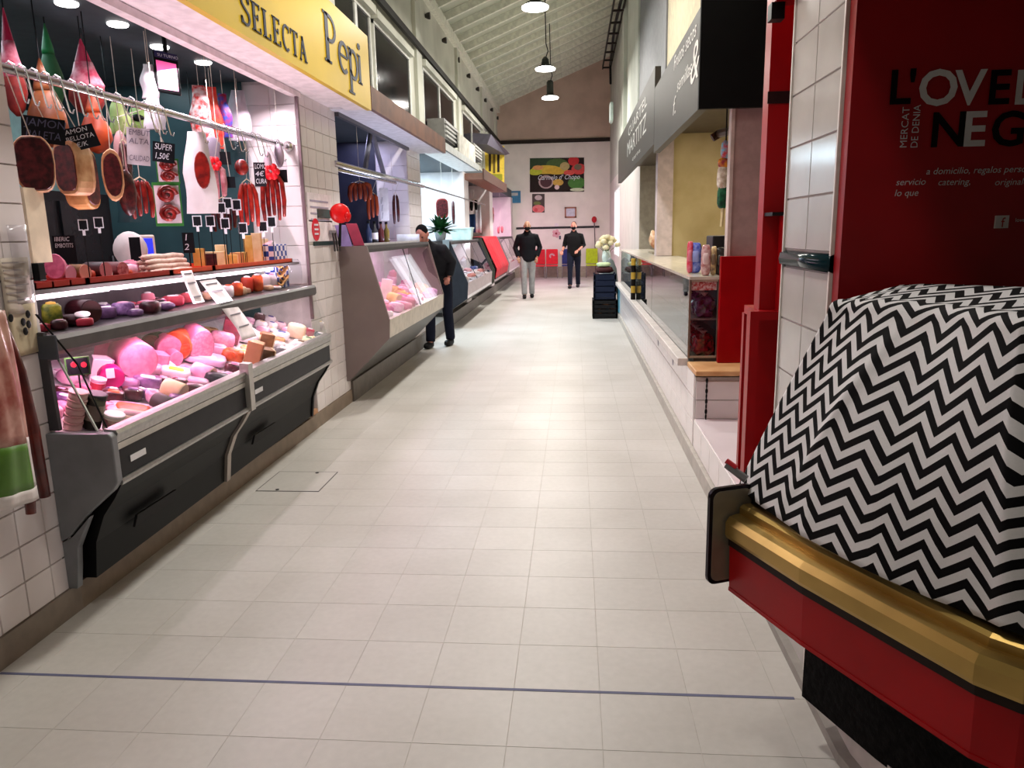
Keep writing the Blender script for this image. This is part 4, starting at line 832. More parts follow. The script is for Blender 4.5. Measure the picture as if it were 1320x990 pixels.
# scale with blue screen
p = sup(226, 318, 'u'); p.x = -2.47; p.z = 1.364
s_ = thing('shop_scale', 'white shop scale with a blue screen behind the sausages', 'scale', p)
MB().box(p.x-.1,p.x+.06,p.y-.16,p.y+.16,1.364,1.42).build('base', WHI, s_, bevel=.008); MB().box(p.x-.1,p.x-.02,p.y-.13,p.y+.13,1.42,1.58).build('head', C((226,214,200), .4), s_, bevel=.01)
MB().box(p.x-.02,p.x-.015,p.y-.02,p.y+.09,1.47,1.56).build('display', M('blue_screen', (30,50,230), .4, var=0, emit=.8), s_); MB().box(p.x-.02,p.x+.06,p.y-.14,p.y+.14,1.42,1.43).build('pan', STEEL, s_)
t = thing('meat_slicer', 'white rounded slicer beside the shop scale', 'slicer', (-2.46, 4.2, 1.364)); q = sup(205, 318, 'u'); yq = q.y-.03
MB().box(-2.54,-2.36,yq-.1,yq+.1,1.364,1.42).build('base', C((214,206,206), .35), t, bevel=.01); MB().lathe([(.09,0),(.1,.02),(.09,.04)], (-2.45,yq-.02,1.50), 20, (0,1,0)).build('blade_guard', C((226,218,216), .3), t, True); t.location = (-2.46, yq, 1.364)
for ch in t.children: ch.location = ch.location + Vector((-2.46,4.2,1.364)) - Vector((-2.46,yq,1.364))
# receipts hung over the glass
def sheet(pts, label, w, name='paper_sheet', mat=PAPR, lines=0, group=None, cat='paper'):
    t = thing(name, label, cat, pts[-1], group)
    pts = [Vector(p) for p in pts]; n = len(pts)-1
    side = Vector((0,1,0))
    def f(u, v):
        k = min(n-1, int(v*n)); a = v*n-k; return pts[k].lerp(pts[k+1], a) + side*((u-.5)*w)
    MB().grid(f, 3, n*3).build('sheet', mat, t, True, thick=.0015)
    for i in range(lines):
        v = .12+.8*i/max(1,lines); c = f(.5, v); nn = Vector((.02,0,.006))
        MB().box(c.x+.003, c.x+.006, c.y-w*.36, c.y+w*.3, c.z, c.z+.008).build('print_line', C((150,146,154), .7), t)
    return t
sheet([P(240,349,X=-2.14), P(245,362,X=-2.09), P(254,384,X=-2.055), P(257,390,X=-2.05)], 'short white receipt hanging from the counter top', .12, lines=3)
sheet([P(268,361,X=-2.14), P(278,373,X=-2.075), P(296,396,X=-2.04), P(314,420,X=-1.985), P(322,436,X=-1.95)], 'long white paper strip hanging over the counter glass', .20, lines=5)
# ---- left foreground wall: notes, bags, strips
FW = -2.12
def note(bb, label, mat, lines=0, X=FW, group='notes stuck on the near tiled wall', lc=(150,140,136)):
    x0, y0, x1, y1 = bb; a = P(x0, (y0+y1)/2, X=X); b = P(x1, (y0+y1)/2, X=X); zt = P((x0+x1)/2, y0, X=X).z; zb = P((x0+x1)/2, y1, X=X).z
    t = thing('wall_note', label, 'notice', (X, (a.y+b.y)/2, zb), group)
    MB().grid(lambda u, v: (X+.004+.004*math.sin(u*5+v*3), a.y+(b.y-a.y)*u, zb+(zt-zb)*v), 6, 8).build('sheet', mat, t, True, thick=.001)
    for i in range(lines):
        z = zt-(zt-zb)*(.1+.8*i/lines); MB().box(X+.009, X+.011, a.y+(b.y-a.y)*.1, a.y+(b.y-a.y)*(.9-.2*(i % 3 == 1)), z, z+.006).build('text_line', C(lc, .8), t)
    return t
note((0,332,38,405), 'pale printed notice on the near tiled wall', C((196,184,168), .7), 6)
nt_ = note((10,392,47,458), 'cream paper with dark figures on the near tiled wall', C((206,190,160), .7), 0)
t = note((14,290,38,392), 'grey plastic strip hanging over the wall notices', PLASTIC, X=-2.112)
for i, (x, y) in enumerate(((36,405),(30,415),(37,418),(33,427),(14,410))):
    p = P(x, y, X=-2.105); MB().ell(p, (.002,.014,.016), 8, 5).build('ink_figure', BLACK, nt_)
tag(MB().box(-2.13,-2.10,2.80,2.84,1.40,1.47).build('edge_clip', BLACK, None, bevel=.004), 'black clip on the corner of the tiled wall', 'clip')
# big bag at the left edge: green and white film with a red lining, plus two dark red sausages
X = -1.93
bg = thing('hanging_meat_bag', 'large white and green bag hanging at the left edge', 'bag', P(20,655,X=X), None)
tl, tr, bl, br = P(-40,400,X=X), P(4,400,X=X), P(-40,668,X=X), P(50,642,X=X)
fb = lambda u, v: (bl.lerp(br,u)).lerp(tl.lerp(tr,u), v) + Vector((.05*math.sin(PI*u)*math.sin(PI*(.15+.8*v)) + .006*math.sin(u*17+v*5), 0, 0))
MB().grid(lambda u, v: fb(u, .32+.68*v), 14, 14).build('clear_upper', M('meat_film', (206,160,146), .3, sc=9, c2=(160,84,76)), bg, True, thick=.01)
MB().grid(lambda u, v: fb(u*.9, .07+.25*v), 14, 6).build('green_panel', C((86,130,46), .4), bg, True, thick=.01)
MB().grid(lambda u, v: fb(u, .07*v), 14, 3).grid(lambda u, v: fb(.9+.1*u, .07+.27*v), 3, 8).build('white_hem', C((222,214,212), .4), bg, True, thick=.012)
MB().tube([tr.lerp(tl,.5), tr.lerp(tl,.5)+Vector((-.2,0,.35))], .006, 6).build('cord', BLACK, bg)
def longsaus(pp, r, label):
    t = thing('long_dry_sausage', label, 'sausage', pp[-1], 'dark sausages at the left edge'); MB().tube(pp, [r*.5]+[r]*(len(pp)-2)+[r*.8], 10).build('casing', M('dark_red_casing', (110,34,24), .35, sc=14, c2=(70,14,14), coat=.4), t, True)
    MB().tube([pp[0], Vector((-2.13, pp[0].y, pp[0].z+.25))], .003, 5).build('string', C((200,190,170), .8), t)
longsaus([P(8,425,X=-2.06), P(24,480,X=-2.06), P(42,555,X=-2.05), P(58,640,X=-2.05)], .026, 'long dark red sausage hanging beside the green bag')
longsaus([P(28,560,X=-2.03), P(36,610,X=-2.03), P(40,662,X=-2.03)], .022, 'short dark sausage whose tip shows below the green bag')
# ---- pillar between the first two stalls
def flat(bb, X, mat, name, label, cat, th=.006, group=None, up=0):
    x0, y0, x1, y1 = bb; a = P(x0, (y0+y1)/2, X=X); b = P(x1, (y0+y1)/2, X=X); zt = P((x0+x1)/2, y0, X=X).z; zb = P((x0+x1)/2, y1, X=X).z
    o = MB().box(X, X+th, a.y, b.y, zb, zt).build(name, mat); return tag(o, label, cat, group), a, b, zt, zb
t, a, b, zt, zb = flat((396,250,427,286), -2.122, C((232,220,226), .6), 'pillar_notice', 'white printed notice above the round red sticker', 'notice')
for i in range(4): MB().box(-2.116,-2.114,a.y+.05,b.y-.1,zt-.07-.05*i,zt-.055-.05*i).build('text_line', C((160,150,170), .7), t)
t, *_ = flat((409,270,425,281), -2.114, C((40,60,58), .5), 'notice_patch', 'dark green patch on the white pillar notice', 'label')
t, *_ = flat((395,284,428,311), -2.122, C((238,226,230), .5), 'sticker_card', 'white card carrying the round red sticker', 'card')
p = P(407,296,X=-2.114); r = 13*dist(p)/FPX*1.1
rs = thing('round_sticker', 'round red no-entry style sticker on the white pillar', 'sticker', p - UPV*r); MB().lathe([(r,0),(r,.004)], p, 24, (1,0,0)).build('disc', C((214,22,44), .4), rs)
for i in range(3): MB().box(-2.109,-2.106,p.y-r*.5,p.y+r*.5,p.z+r*(.35-.4*i),p.z+r*(.5-.4*i)).build('white_mark', CHALK, rs)
t, *_ = flat((404,311,438,316), -2.122, C((40,56,54), .4), 'dark_tile_strip', 'short dark green tile strip low on the white pillar', 'tile strip')
kh = thing('key_hook_board', 'small hook board with hanging keys on the white pillar', 'hook board', P(430,330,X=-2.12))
p = P(429,300,X=-2.12); MB().box(-2.125,-2.10,p.y-.12,p.y+.12,p.z-.01,p.z+.02).build('bar', C((150,146,146), .4), kh)
for k in (-.07, 0, .07): MB().tube([(-2.10,p.y+k,p.z),(-2.09,p.y+k,p.z-.08),(-2.095,p.y+k+.02,p.z-.16)], .008, 6).build('key', C((70,66,66), .4), kh)
# red number dispenser at the edge of stall 2
tm = thing('ticket_dispenser', 'round red ticket number dispenser on a stalk by the second stall', 'ticket dispenser', P(440,318,X=-2.02))
p, rt, n, d = fr(438, 275, -2.0); r = 12.5*d/FPX
MB().lathe([(r*.9,-.03),(r,-.02),(r,.02),(r*.85,.035)], p, 24, (n+Vector((.2,0,0)))).build('drum', C((226,20,24), .3), tm, True)
q = p + rt*r*.7 - UPV*r*.3; MB().ell(q, (r*.45,r*.45,r*.6), 10, 6).build('mouth', C((206,16,22), .3), tm, True)
MB().tube([p-UPV*r*.8, (p.x-.05, p.y+.1, 1.47)], .012, 6).build('stalk', BLACK, tm)
# ================================================================ stalls further along the left
def stallcounter(y0, y1, prof, label, panel, rail, split, name='display_counter', under=None, back=None, glass=True, deckc=(226,214,224)):
    # prof: underside foot, front low, front lip, glass top, canopy back
    (xa,za),(xb,zb),(xc,zc),(xd,zd) = prof
    t = thing(name, label, 'display counter', (xa-.2, (y0+y1)/2, .2))
    for y in (y0, y1-.03): MB().xz([(xa,za),(xb,zb),(xc,zc),(xd,zd),(-2.13,zd),(-2.13,za)], y, y+.03).build('end_panel', panel, t, bevel=.004)
    MB().xz([(xb-.004,zb),(xc-.002,zc),(xc-.05,zc),(xb-.06,zb)], y0+.03, y1-.03).build('front_rail', rail, t)
    MB().xz([(xa,za),(xb-.01,zb-.002),(xb-.07,zb-.002),(-2.4,zb-.002),(-2.4,za)], y0+.03, y1-.03).build('underside_panel', under or C((92,90,88), .4), t)
    MB().xz([(xd,zd-.06),(xd+.006,zd-.03),(xd,zd),(xd-.45,zd),(xd-.45,zd-.06)], y0+.03, y1-.03).build('canopy', C((58,54,54), .4), t)
    MB().prism([(xc-.02,y0+.03,zc-.03),(-2.45,y0+.03,zc+.12),(-2.45,y0+.03,zb),(xc-.02,y0+.03,zb)], [(xc-.02,y1-.03,zc-.03),(-2.45,y1-.03,zc+.12),(-2.45,y1-.03,zb),(xc-.02,y1-.03,zb)]).build('deck', C(deckc, .35), t)
    MB().box(-2.48, -2.45, y0+.03, y1-.03, zb, zd-.06).build('case_back', C(back or (214,196,222), .35), t)
    MB().box(-2.6, -2.2, y0+.05, y1-.05, .2, za+.01).build('foot', C((50,48,46), .5), t)
    if glass:
        for i in range(split):
            a = y0+.03 + (y1-y0-.06)*i/split + .006; b = y0+.03 + (y1-y0-.06)*(i+1)/split - .006
            MB().xz([(xc-.01,zc),(xd-.005,zd-.06),(xd,zd-.06),(xc-.005,zc)], a, b).build('front_glass', GLASS, t)
            if i: MB().xz([(xc-.014,zc),(xd-.009,zd-.06),(xd+.003,zd-.06),(xc-.002,zc)], a-.016, a-.004).build('glass_mullion', C((60,54,60), .4), t)
    return t
TAUPE = M('taupe_panel', (122,108,104), .42, var=.04, sc=3)
stallcounter(6.69, 9.6, ((-2.10,.22),(-1.70,.62),(-1.69,.79),(-1.865,1.46)), 'taupe-sided butcher counter with pink-lit meat behind slanted glass', TAUPE, C((196,186,172), .4), 2)
MB().box(-2.035,-1.965,6.95,9.45,1.46,1.478).build('bounce_fill_strip', C((200,196,200), .4), COL.objects['display_counter'])  # made-up housing under the awning's added bounce fill, not a real fitting
for i, (bb, kind, m1, m2, s) in enumerate((
    ((488,356,502,384),'w',C((240,232,224),.5),WHI,'white chopping board'),((500,333,511,360),'p',SK,MORT,'pink ham shank'),((519,326,533,346),'p',PKW,SK,'pale pink joint'),((533,362,549,377),'r',ORG,YCH,'orange roast chicken'),
    ((530,350,546,366),'p',M('magenta_meat',(196,60,140),.4),SK,'magenta lit meat piece'),((498,374,516,388),'r',YCH,CRM,'yellow chicken piece'),((512,378,532,390),'p',SK,MORT,'long pink fillet'),((500,384,520,398),'p',PKW,WHI,'pink tray of mince near the end panel'),
    ((520,386,544,398),'p',SK,PKW,'tray of pink cutlets'),((538,378,560,392),'p',PKW,MORT,'tray of pale pork'),((548,366,564,380),'p',M('lilac_meat',(206,150,206),.4),PKW,'lilac lit packet'),((508,398,524,408),'p',WHI,SK,'white tray of pink meat at the front rail'),((552,352,566,366),'p',PKW,WHI,'white packet at the far end'))):
    if kind == 'w': wedge(bb, 'b', s + ' in the butcher counter', m1, m2, .2, 'chopping_board', 'board', 'goods in the butcher counter', .3)
    elif kind == 'r': roll(bb, 'b', s + ' in the butcher counter', m1, m2, .8, group='goods in the butcher counter', name='poultry_piece', cat='meat')
    else: pack(bb, 'b', s + ' in the butcher counter', m1, m2, flat=.8, name='meat_tray', cat='meat', group='goods in the butcher counter')
crowd('b', 6.85, 9.45, -2.35, -1.80, 40, [('small pink meat tray in the crowd of the butcher counter','meat',(SK,MORT),'small pink meat trays'),('small pale fillet tray in the crowd of the butcher counter','meat',(PKW,WHI),'small pale fillet trays'),('small magenta-lit joint in the crowd of the butcher counter','meat',(M('magenta_meat',(196,60,140),.4),SK),'small magenta joints'),('small yellow poultry piece in the crowd of the butcher counter','meat',(YCH,ORG),'small poultry pieces')], lambda x: .765+.2027*(-1.71-x), .05, .085)
# things standing on that counter
def ontop(bb, z, label, mat, name, cat, dep=.03, lean=0, group='things on the butcher counter top'):
    x0, y0, x1, y1 = bb; p = P((x0+x1)/2, y1, Z=z); p, rt, n, d = fr(0, 0, p=p); w = (x1-x0)*d/FPX; h = (y1-y0)*d/FPX
    t = thing(name, label, cat, p, group); o = [p-rt*w/2, p+rt*w/2, p+rt*w/2-n*dep, p-rt*w/2-n*dep]
    MB().prism(o, [v+UPV*h - rt*lean*h for v in o]).build('body', mat, t, bevel=.004)
    return t, p, rt, n, w, h
def ontopX(bb, X, z, label, mat, name, cat, dep=.03, lean=0):
    x0, y0, x1, y1 = bb; q = P((x0+x1)/2, y1, X=X); q.z = z; p, rt, n, d = fr(0, 0, p=q); w = (x1-x0)*d/FPX; h = (P((x0+x1)/2, y0, X=X).z - z)
    t = thing(name, label, cat, p, 'things on the butcher counter top'); o = [p-rt*w/2, p+rt*w/2, p+rt*w/2-n*dep, p-rt*w/2-n*dep]
    MB().prism(o, [v+UPV*h - rt*lean*h for v in o]).build('body', mat, t, bevel=.004); return t, p, rt, n, w, h
ontopX((440,290,454,316), -2.02, 1.46, 'lilac upright card on the butcher counter', C((150,130,190), .5), 'card_stand', 'card', .02, .25)
ontopX((456,288,470,317), -2.0, 1.46, 'pink leaning menu card on the butcher counter', C((190,70,100), .5), 'menu_card', 'card', .02, .3)
for i, (x, c, s) in enumerate(((476,(50,60,90),'dark blue'),(484,(60,60,64),'black white-labelled'),(492,(90,40,44),'wine red'),(499,(120,100,50),'amber'))):
    q = P(x, 314, X=-2.2); q.z = 1.46; t = thing('sauce_bottle', s + ' bottle standing on the butcher counter', 'bottle', q, 'bottles on the butcher counter')
    MB().lathe([(.03,0),(.034,.01),(.034,.14),(.014,.18),(.014,.22)], q, 12).build('glass_body', C(c, .25), t, True); MB().lathe([(.017,.22),(.017,.245)], q, 10).build('cap', BLACK, t)
    if i == 1: MB().lathe([(.035,.05),(.035,.12)], q, 12).build('paper_label', WHI, t)
t, *_ = ontopX((512,302,541,313), -2.1, 1.46, 'white box lid lying on the butcher counter before the vendor', C((226,228,238), .5), 'white_box', 'box', .25)
# awning of stall 2
aw = thing('stall_awning', 'brown-edged awning over the butcher stall', 'awning', (-1.95, 8.6, 2.63))
MB().box(-1.79,-1.75,6.70,10.5,2.63,2.82).build('fascia', M('brown_wood', (112,66,40), .5, sc=4, c2=(90,50,30)), aw); MB().box(-2.13,-1.79,6.70,10.5,2.635,2.68).build('soffit', C((216,214,224), .6), aw)
MB().box(-2.13,-2.09,6.84,9.74,2.60,2.635).build('shutter_guide', C((70,68,72), .4), aw)
# rails and struts
r2 = thing('steel_rail', 'double steel rail across the butcher stall', 'rail', (-2.1, 8.3, 2.05))
a0, a1 = P(432,211,X=-2.12), P(545,240,X=-2.12)
MB().tube([a0, a1], .028, 10).build('bar', STEEL, r2, True); MB().tube([P(434,219,X=-2.14), P(510,236,X=-2.14)], .016, 8).build('lower_bar', STEEL, r2, True)
MB().tube([a1, P(625,264,X=-2.12)], .014, 8).build('extension_bar', C((150,146,150), .35), r2)
br_ = thing('rail_bracket', 'pair of grey struts holding the butcher stall rail', 'bracket', P(478,166,X=-2.3))
for q in ((495,226),(470,222)): MB().tube([P(478,166,X=-2.3), P(*q,X=-2.3)], .03, 6).build('strut', C((120,120,134), .4), br_)
bunch((450,232,480,262), -2.25, 'orange-brown coil of sausages hanging in the butcher stall', 5, M('orange_sausage', (150,64,34), .4, sc=14, c2=(104,34,20)), group='goods hung in the butcher stall')
bunch((474,246,489,284), -2.2, 'straight orange sausages beside the coil', 3, M('orange_sausage2', (150,60,30), .4), group='goods hung in the butcher stall')
card((490,243,501,284), -2.15, 'long white price strip hanging in the butcher stall', [' ','|','|','|'], bg=C((220,218,228), .6), fg=C((140,140,160), .6), group='goods hung in the butcher stall')
bunch((507,246,516,290), -2.18, 'thin dark dried sausages in the butcher stall', 2, MEAT2, group='goods hung in the butcher stall')
slab((517,256,529,284), -2.18, 'small red cured piece at the far end of the butcher stall', seed=9, group='goods hung in the butcher stall', rind=HR)
bd = thing('back_board', 'dark panelling at the back of the butcher stall', 'panelling', (-4.2, 8.3, 0))
MB().box(-4.28,-4.1,6.86,9.72,0,2.7).build('board', C((30,32,42), .5), bd)
for y in (7.6, 8.5): MB().box(-4.1,-4.08,y,y+.7,1.2,2.2).build('door', C((40,42,54), .4), bd)
# counters 3 to 5
PR = ((-2.10,.27),(-1.76,.50),(-1.74,.76),(-2.02,1.44))
stallcounter(12.2, 15.9, PR, 'charcoal-ended counter with white trays in the bright stall', C((46,50,58), .4), C((196,180,184), .4), 3, deckc=(236,232,236))
MB().xz([(-2.13,.24),(-2.10,.27),(-2.02,1.46),(-2.13,1.46)], 12.16, 12.2).build('steel_edge', C((140,152,158), .35, metal=.4), COL.objects['display_counter'] if False else [o for o in COL.objects if o.name.startswith('display_counter') and 'charcoal' in o.get('label','')][0])
stallcounter(16.4, 19.4, PR, 'green-grey counter covered with a red blind', C((86,88,80), .45), C((70,70,64), .4), 1, glass=False)
rc_ = thing('counter_blind', 'red night blind drawn down over the fourth counter', 'blind', (-1.8, 17.9, .6))
MB().grid(lambda u, v: (lambda q: (q[0]+.014*math.sin(u*40)*.4, 16.44+2.92*u, q[1]))([(-1.745,.56),(-1.70,.78),(-1.86,1.14),(-2.0,1.47),(-2.25,1.475)][min(3,int(v*4))] if v*4 % 1 == 0 else tuple(a+(b-a)*(v*4 % 1) for a, b in zip([(-1.745,.56),(-1.70,.78),(-1.86,1.14),(-2.0,1.47),(-2.25,1.475)][int(v*4)], [(-1.745,.56),(-1.70,.78),(-1.86,1.14),(-2.0,1.47),(-2.25,1.475)][min(4,int(v*4)+1)]))) if v < 1 else (-2.25, 16.44+2.92*u, 1.475), 30, 16).build('fabric', M('red_blind', (214,36,54), .5, var=.06, sc=3), rc_, True, thick=.006)
MB().tube([(-1.745,16.44,.565),(-1.745,19.36,.565)], .016, 8).build('weight_bar', C((60,20,24), .4), rc_)
stallcounter(20.2, 24.6, PR, 'pink-lit glass counter nearest the end wall', C((150,130,136), .4), C((206,180,190), .4), 3, deckc=(240,222,230))
def deckgoods(y0, y1, n, cols, s, group, z0=.76):
    rr = random.Random(int(y0*10)); w = ['first','second','third','fourth','fifth','sixth','seventh','eighth','ninth','tenth','eleventh','twelfth']
    for i in range(n):
        y = y0 + (y1-y0)*(i+.5)/n; x = -1.86 - .2*(i % 3); c = cols[i % len(cols)]; z = .73 + (.15/.71)*(-1.76-x)+.024
        t = thing('food_tray', '%s, %s along from the near end' % (s, w[i]), 'food tray', (x, y, z), group)
        MB().box(x-.09,x+.09,y-.12,y+.12,z,z+.02).build('dish', WHI, t, bevel=.004)
        for k in range(3): MB().ell((x+rr.uniform(-.04,.04), y+(k-1)*.07, z+.045), (.06,.045,.04), 8, 5, None, .15, 1, rr).build('food', C(c, .45), t, True)
deckgoods(12.4, 15.7, 12, [(236,214,210),(226,170,170),(240,234,230),(230,150,140),(70,90,150),(236,200,180)], 'white tray of pale food in the bright stall counter', 'trays in the bright stall counter')
deckgoods(20.4, 24.4, 9, [(232,190,200),(240,214,220),(214,120,140)], 'pink-lit tray in the last counter', 'trays in the last counter')
a3 = thing('stall_awning', 'white lit awning over the bright third stall', 'awning', (-1.95, 12.5, 2.68))
MB().box(-2.13,-1.76,10.56,14.2,2.68,2.73).build('soffit', C((238,242,244), .5), a3); MB().box(-1.78,-1.755,10.56,14.2,2.68,2.78).build('fascia', C((210,214,212), .5), a3)
MB().box(-3.0,-2.98,10.6,10.62,2,2.1).build('bracket', STEEL, a3) if False else None
bw = thing('bright_stall_lining', 'bright white lining boards at the back of the third stall', 'panelling', (-3.3, 12.6, 0))
MB().box(-3.5,-3.4,10.56,14.74,0,2.7).build('board', C((232,240,242), .5), bw)
for y in (11.6, 12.7, 13.8): MB().box(-3.4,-3.385,y,y+.04,.2,2.6).build('joint_strip', C((200,212,216), .5), bw)
sh = tag(MB().box(-3.4,-3.0,10.9,14.4,2.12,2.16).build('wall_shelf', C((214,224,228), .5)), 'white shelf high inside the bright third stall', 'shelf')
slab((562,256,578,281), -2.2, 'dark red ham hanging in the bright third stall', seed=11, rind=HR, face=MEAT, group='goods hung in the third stall')
bunch((582,255,588,290), -2.2, 'single thin dark sausage in the bright third stall', 1, MEAT2, group='goods hung in the third stall')
tt_ = thing('potted_plant', 'bushy green potted plant standing on the third counter', 'plant', P(568,306,Y=12.4))
c = P(568,306,Y=12.4); c.z = 1.44; tt_.location = c; MB().lathe([(.07,0),(.10,.14),(.10,.16)], c, 14).build('pot', C((206,214,220), .4), tt_, True)
rr = random.Random(4); LF = M('leaf_green', (34,92,44), .5, sc=8, c2=(16,52,26))
for k in range(90):
    a = rr.uniform(0, 2*PI); el = rr.uniform(-.3,1.2); L = rr.uniform(.16,.34); o = c + UPV*.18
    d = Vector((math.cos(a)*math.cos(el), math.sin(a)*math.cos(el), math.sin(el))); e = o + d*L; s = d.cross(UPV).normalized()*.05
    MB().add([o, o+d*L*.5+s, e-UPV*.03, o+d*L*.5-s], [(0,1,2,3)]).build('leaf', LF, tt_)
ws = thing('white_tub', 'mint-white plastic tub on the third counter', 'tub', P(596,304,Y=13.6)); q = P(596,304,Y=13.6); q.z = 1.44; ws.location = q
MB().prism([q+Vector(v) for v in ((-.16,-.12,0),(.16,-.12,0),(.16,.12,0),(-.16,.12,0))], [q+Vector(v) for v in ((-.19,-.14,.2),(.19,-.14,.2),(.19,.14,.2),(-.19,.14,.2))]).build('body', C((206,232,228), .4), ws); MB().box(q.x-.2,q.x+.2,q.y-.15,q.y+.15,q.z+.2,q.z+.22).build('rim', C((220,240,238), .4), ws)
# stall 4: grey, brown soffit
a4 = thing('stall_awning', 'brown soffit over the closed fourth stall', 'awning', (-1.95, 17.4, 2.6)); MB().box(-2.13,-1.78,14.9,19.9,2.58,2.70).build('soffit', C((128,92,78), .6), a4); MB().box(-1.78,-1.75,14.9,19.9,2.58,2.78).build('fascia', C((92,62,52), .6), a4)
g4 = tag(MB().box(-2.75,-2.65,15.42,19.18,0,2.58).build('rolling_shutter', C((128,118,114), .5)), 'grey lowered shutter closing the fourth stall', 'shutter')
bunch((606,256,616,273), -2.2, 'black sausage hanging before the grey shutter', 2, BLACK, group='goods hung in the fourth stall')
cl = thing('apron', 'blue and white cloth hanging before the grey shutter', 'cloth', P(609,300,X=-2.3)); q0, rt, n, d = fr(607,288,-2.3)
MB().grid(lambda u, v: q0 + rt*((u-.5)*.22) + UPV*(v-.5)*.4 + n*.03*math.sin(u*9), 8, 4).build('blue_half', C((44,84,140), .7), cl, True, thick=.01); MB().grid(lambda u, v: q0 + rt*((u-.5)*.14+.16) + UPV*((v-.5)*.6+.1) + n*.03*math.sin(u*9), 6, 4).build('white_half', C((220,220,230), .7), cl, True, thick=.01)
# stall 5: pink
ln = thing('pink_stall_lining', 'pink-lit white lining of the last stall', 'panelling', (-2.9, 22.7, 0)); MB().box(-3.1,-3.0,19.9,25.6,0,2.7).build('board', C((240,220,232), .5), ln)
for y in (21, 22.3, 23.6): MB().box(-3.0,-2.985,y,y+.05,.2,2.6).build('joint_strip', C((220,196,210), .5), ln)
bunch((627,262,637,292), -2.3, 'red sausages hanging in the pink last stall', 3, CHOR, group='goods hung in the last stall')
bunch((641,290,649,302), -2.2, 'small red and white piece over the last counter', 2, C((214,110,120), .4), group='goods hung in the last stall')
yb = thing('yellow_banner', 'yellow banner with dark bottle picture high on the left', 'banner', (-2.5, 22.5, 3.0)); p0, p1, p2, p3 = [P(*q, Y=22.0) for q in ((625,235),(650,235),(650,188),(625,188))]
MB().prism([p0,p1,p2,p3], [v+Vector((0,.02,0)) for v in (p0,p1,p2,p3)]).build('panel', C((226,196,70), .5), yb)
e = Vector((0,-.006,0)); g_ = lambda u, v: p0.lerp(p1,u).lerp(p3.lerp(p2,u),v)+e
for u, v, w_, h_, c in ((.2,.3,.12,.5,(60,40,30)),(.42,.25,.12,.55,(110,90,30)),(.64,.28,.12,.5,(50,40,34)),(.1,.05,.8,.18,(150,150,40)),(.1,.82,.7,.14,(226,140,80))):
    MB().prism([g_(u,v),g_(u+w_,v),g_(u+w_,v+h_),g_(u,v+h_)], [q-e*.5 for q in (g_(u,v),g_(u+w_,v),g_(u+w_,v+h_),g_(u,v+h_))]).build('printed_shape', C(c, .5), yb)
tag(MB().prism([P(628,186,Y=19.6),P(633,173,Y=19.6),P(657,198,Y=22),P(652,200,Y=22)], [v+Vector((-.5,.0,.05)) for v in (P(628,186,Y=19.6),P(633,173,Y=19.6),P(657,198,Y=22),P(652,200,Y=22))]).build('canopy_sheet', C((96,92,104), .5)), 'grey sloping canopy sheet over the yellow banner', 'canopy')
# boxes on the stall roofs
def acunit(bb, X, label):
    x0, y0, x1, y1 = bb; a, b = P(x0,(y0+y1)/2,X=X), P(x1,(y0+y1)/2,X=X); zt, zb = P((x0+x1)/2,y0,X=X).z, P((x0+x1)/2,y1,X=X).z
    t = thing('air_conditioner', label, 'air conditioner', (X,(a.y+b.y)/2,zb), 'units above the stalls'); MB().box(X-.3,X,a.y,b.y,zb,zt).build('casing', C((120,118,114), .5), t)
    for k in range(4): z = zb+(zt-zb)*(k+.5)/4.5; MB().box(X,X+.03,a.y+.05,b.y-.05,z,z+(zt-zb)*.1).build('louvre', C((190,190,186), .5), t)
acunit((573,160,590,184), -2.25, 'grey louvred unit above the butcher awning'); acunit((611,188,620,206), -2.25, 'small louvred unit beside the white board')
wb = tag(MB().box(-2.2,-2.17,P(590,190,X=-2.2).y,P(611,200,X=-2.2).y,2.985,3.42).build('white_board', M('aged_white_board', (206,204,194), .6, sc=6, c2=(176,172,160))), 'aged white board standing on the third stall roof', 'board')
# ================================================================ end wall
big = thing('fruit_poster', 'large fruit and vegetable poster with white script lettering', 'poster', P(718,248,Y=26.39)); c00, c10, c11, c01 = [P(*q, Y=26.385) for q in ((683,248),(753,247),(753,203),(683,204))]
MB().prism([c00,c10,c11,c01], [v+Vector((0,.012,0)) for v in (c00,c10,c11,c01)]).build('sheet', C((40,26,24), .5), big); big = COL.objects[-1]
def spot(poster, u, v, ru, rv, c, k, n=14, cc=None):
    a, b, c_, d = cc or (c00,c10,c11,c01); q = a.lerp(b,u).lerp(d.lerp(c_,u),v); du = (b-a); dv = (d-a); e = Vector((0,-.002-.0012*k,0))
    pts = []
    for i in range(n):
        uu = min(1,max(0,u+ru*math.cos(2*PI*i/n))); vv = min(1,max(0,v+rv*math.sin(2*PI*i/n))); pts.append(a + du*uu + dv*vv + e)
    MB().prism(pts, [p-Vector((0,.001,0)) for p in pts]).build('printed_shape', C(c, .5), poster)
for k, (u, v, ru, rv, c) in enumerate(((.2,.85,.3,.2,(36,64,30)),(.5,.82,.2,.16,(70,100,40)),(.3,.66,.28,.13,(226,190,60)),(.1,.6,.13,.1,(200,206,50)),(.5,.62,.2,.11,(222,180,50)),(.15,.72,.1,.07,(226,160,90)),(.64,.75,.09,.12,(190,170,110)),(.8,.9,.1,.14,(206,30,36)),(.9,.66,.14,.16,(214,60,60)),(.72,.56,.1,.08,(226,80,70)),(.88,.72,.07,.09,(120,100,80)),(.3,.3,.14,.2,(190,160,160)),(.3,.3,.11,.16,(74,30,40)),(.52,.28,.1,.1,(214,170,70)),(.5,.14,.045,.07,(236,206,206)),(.86,.26,.16,.18,(70,130,44)),(.88,.06,.14,.05,(214,222,190)))):
    spot(big, u, v, ru, rv, c, k)
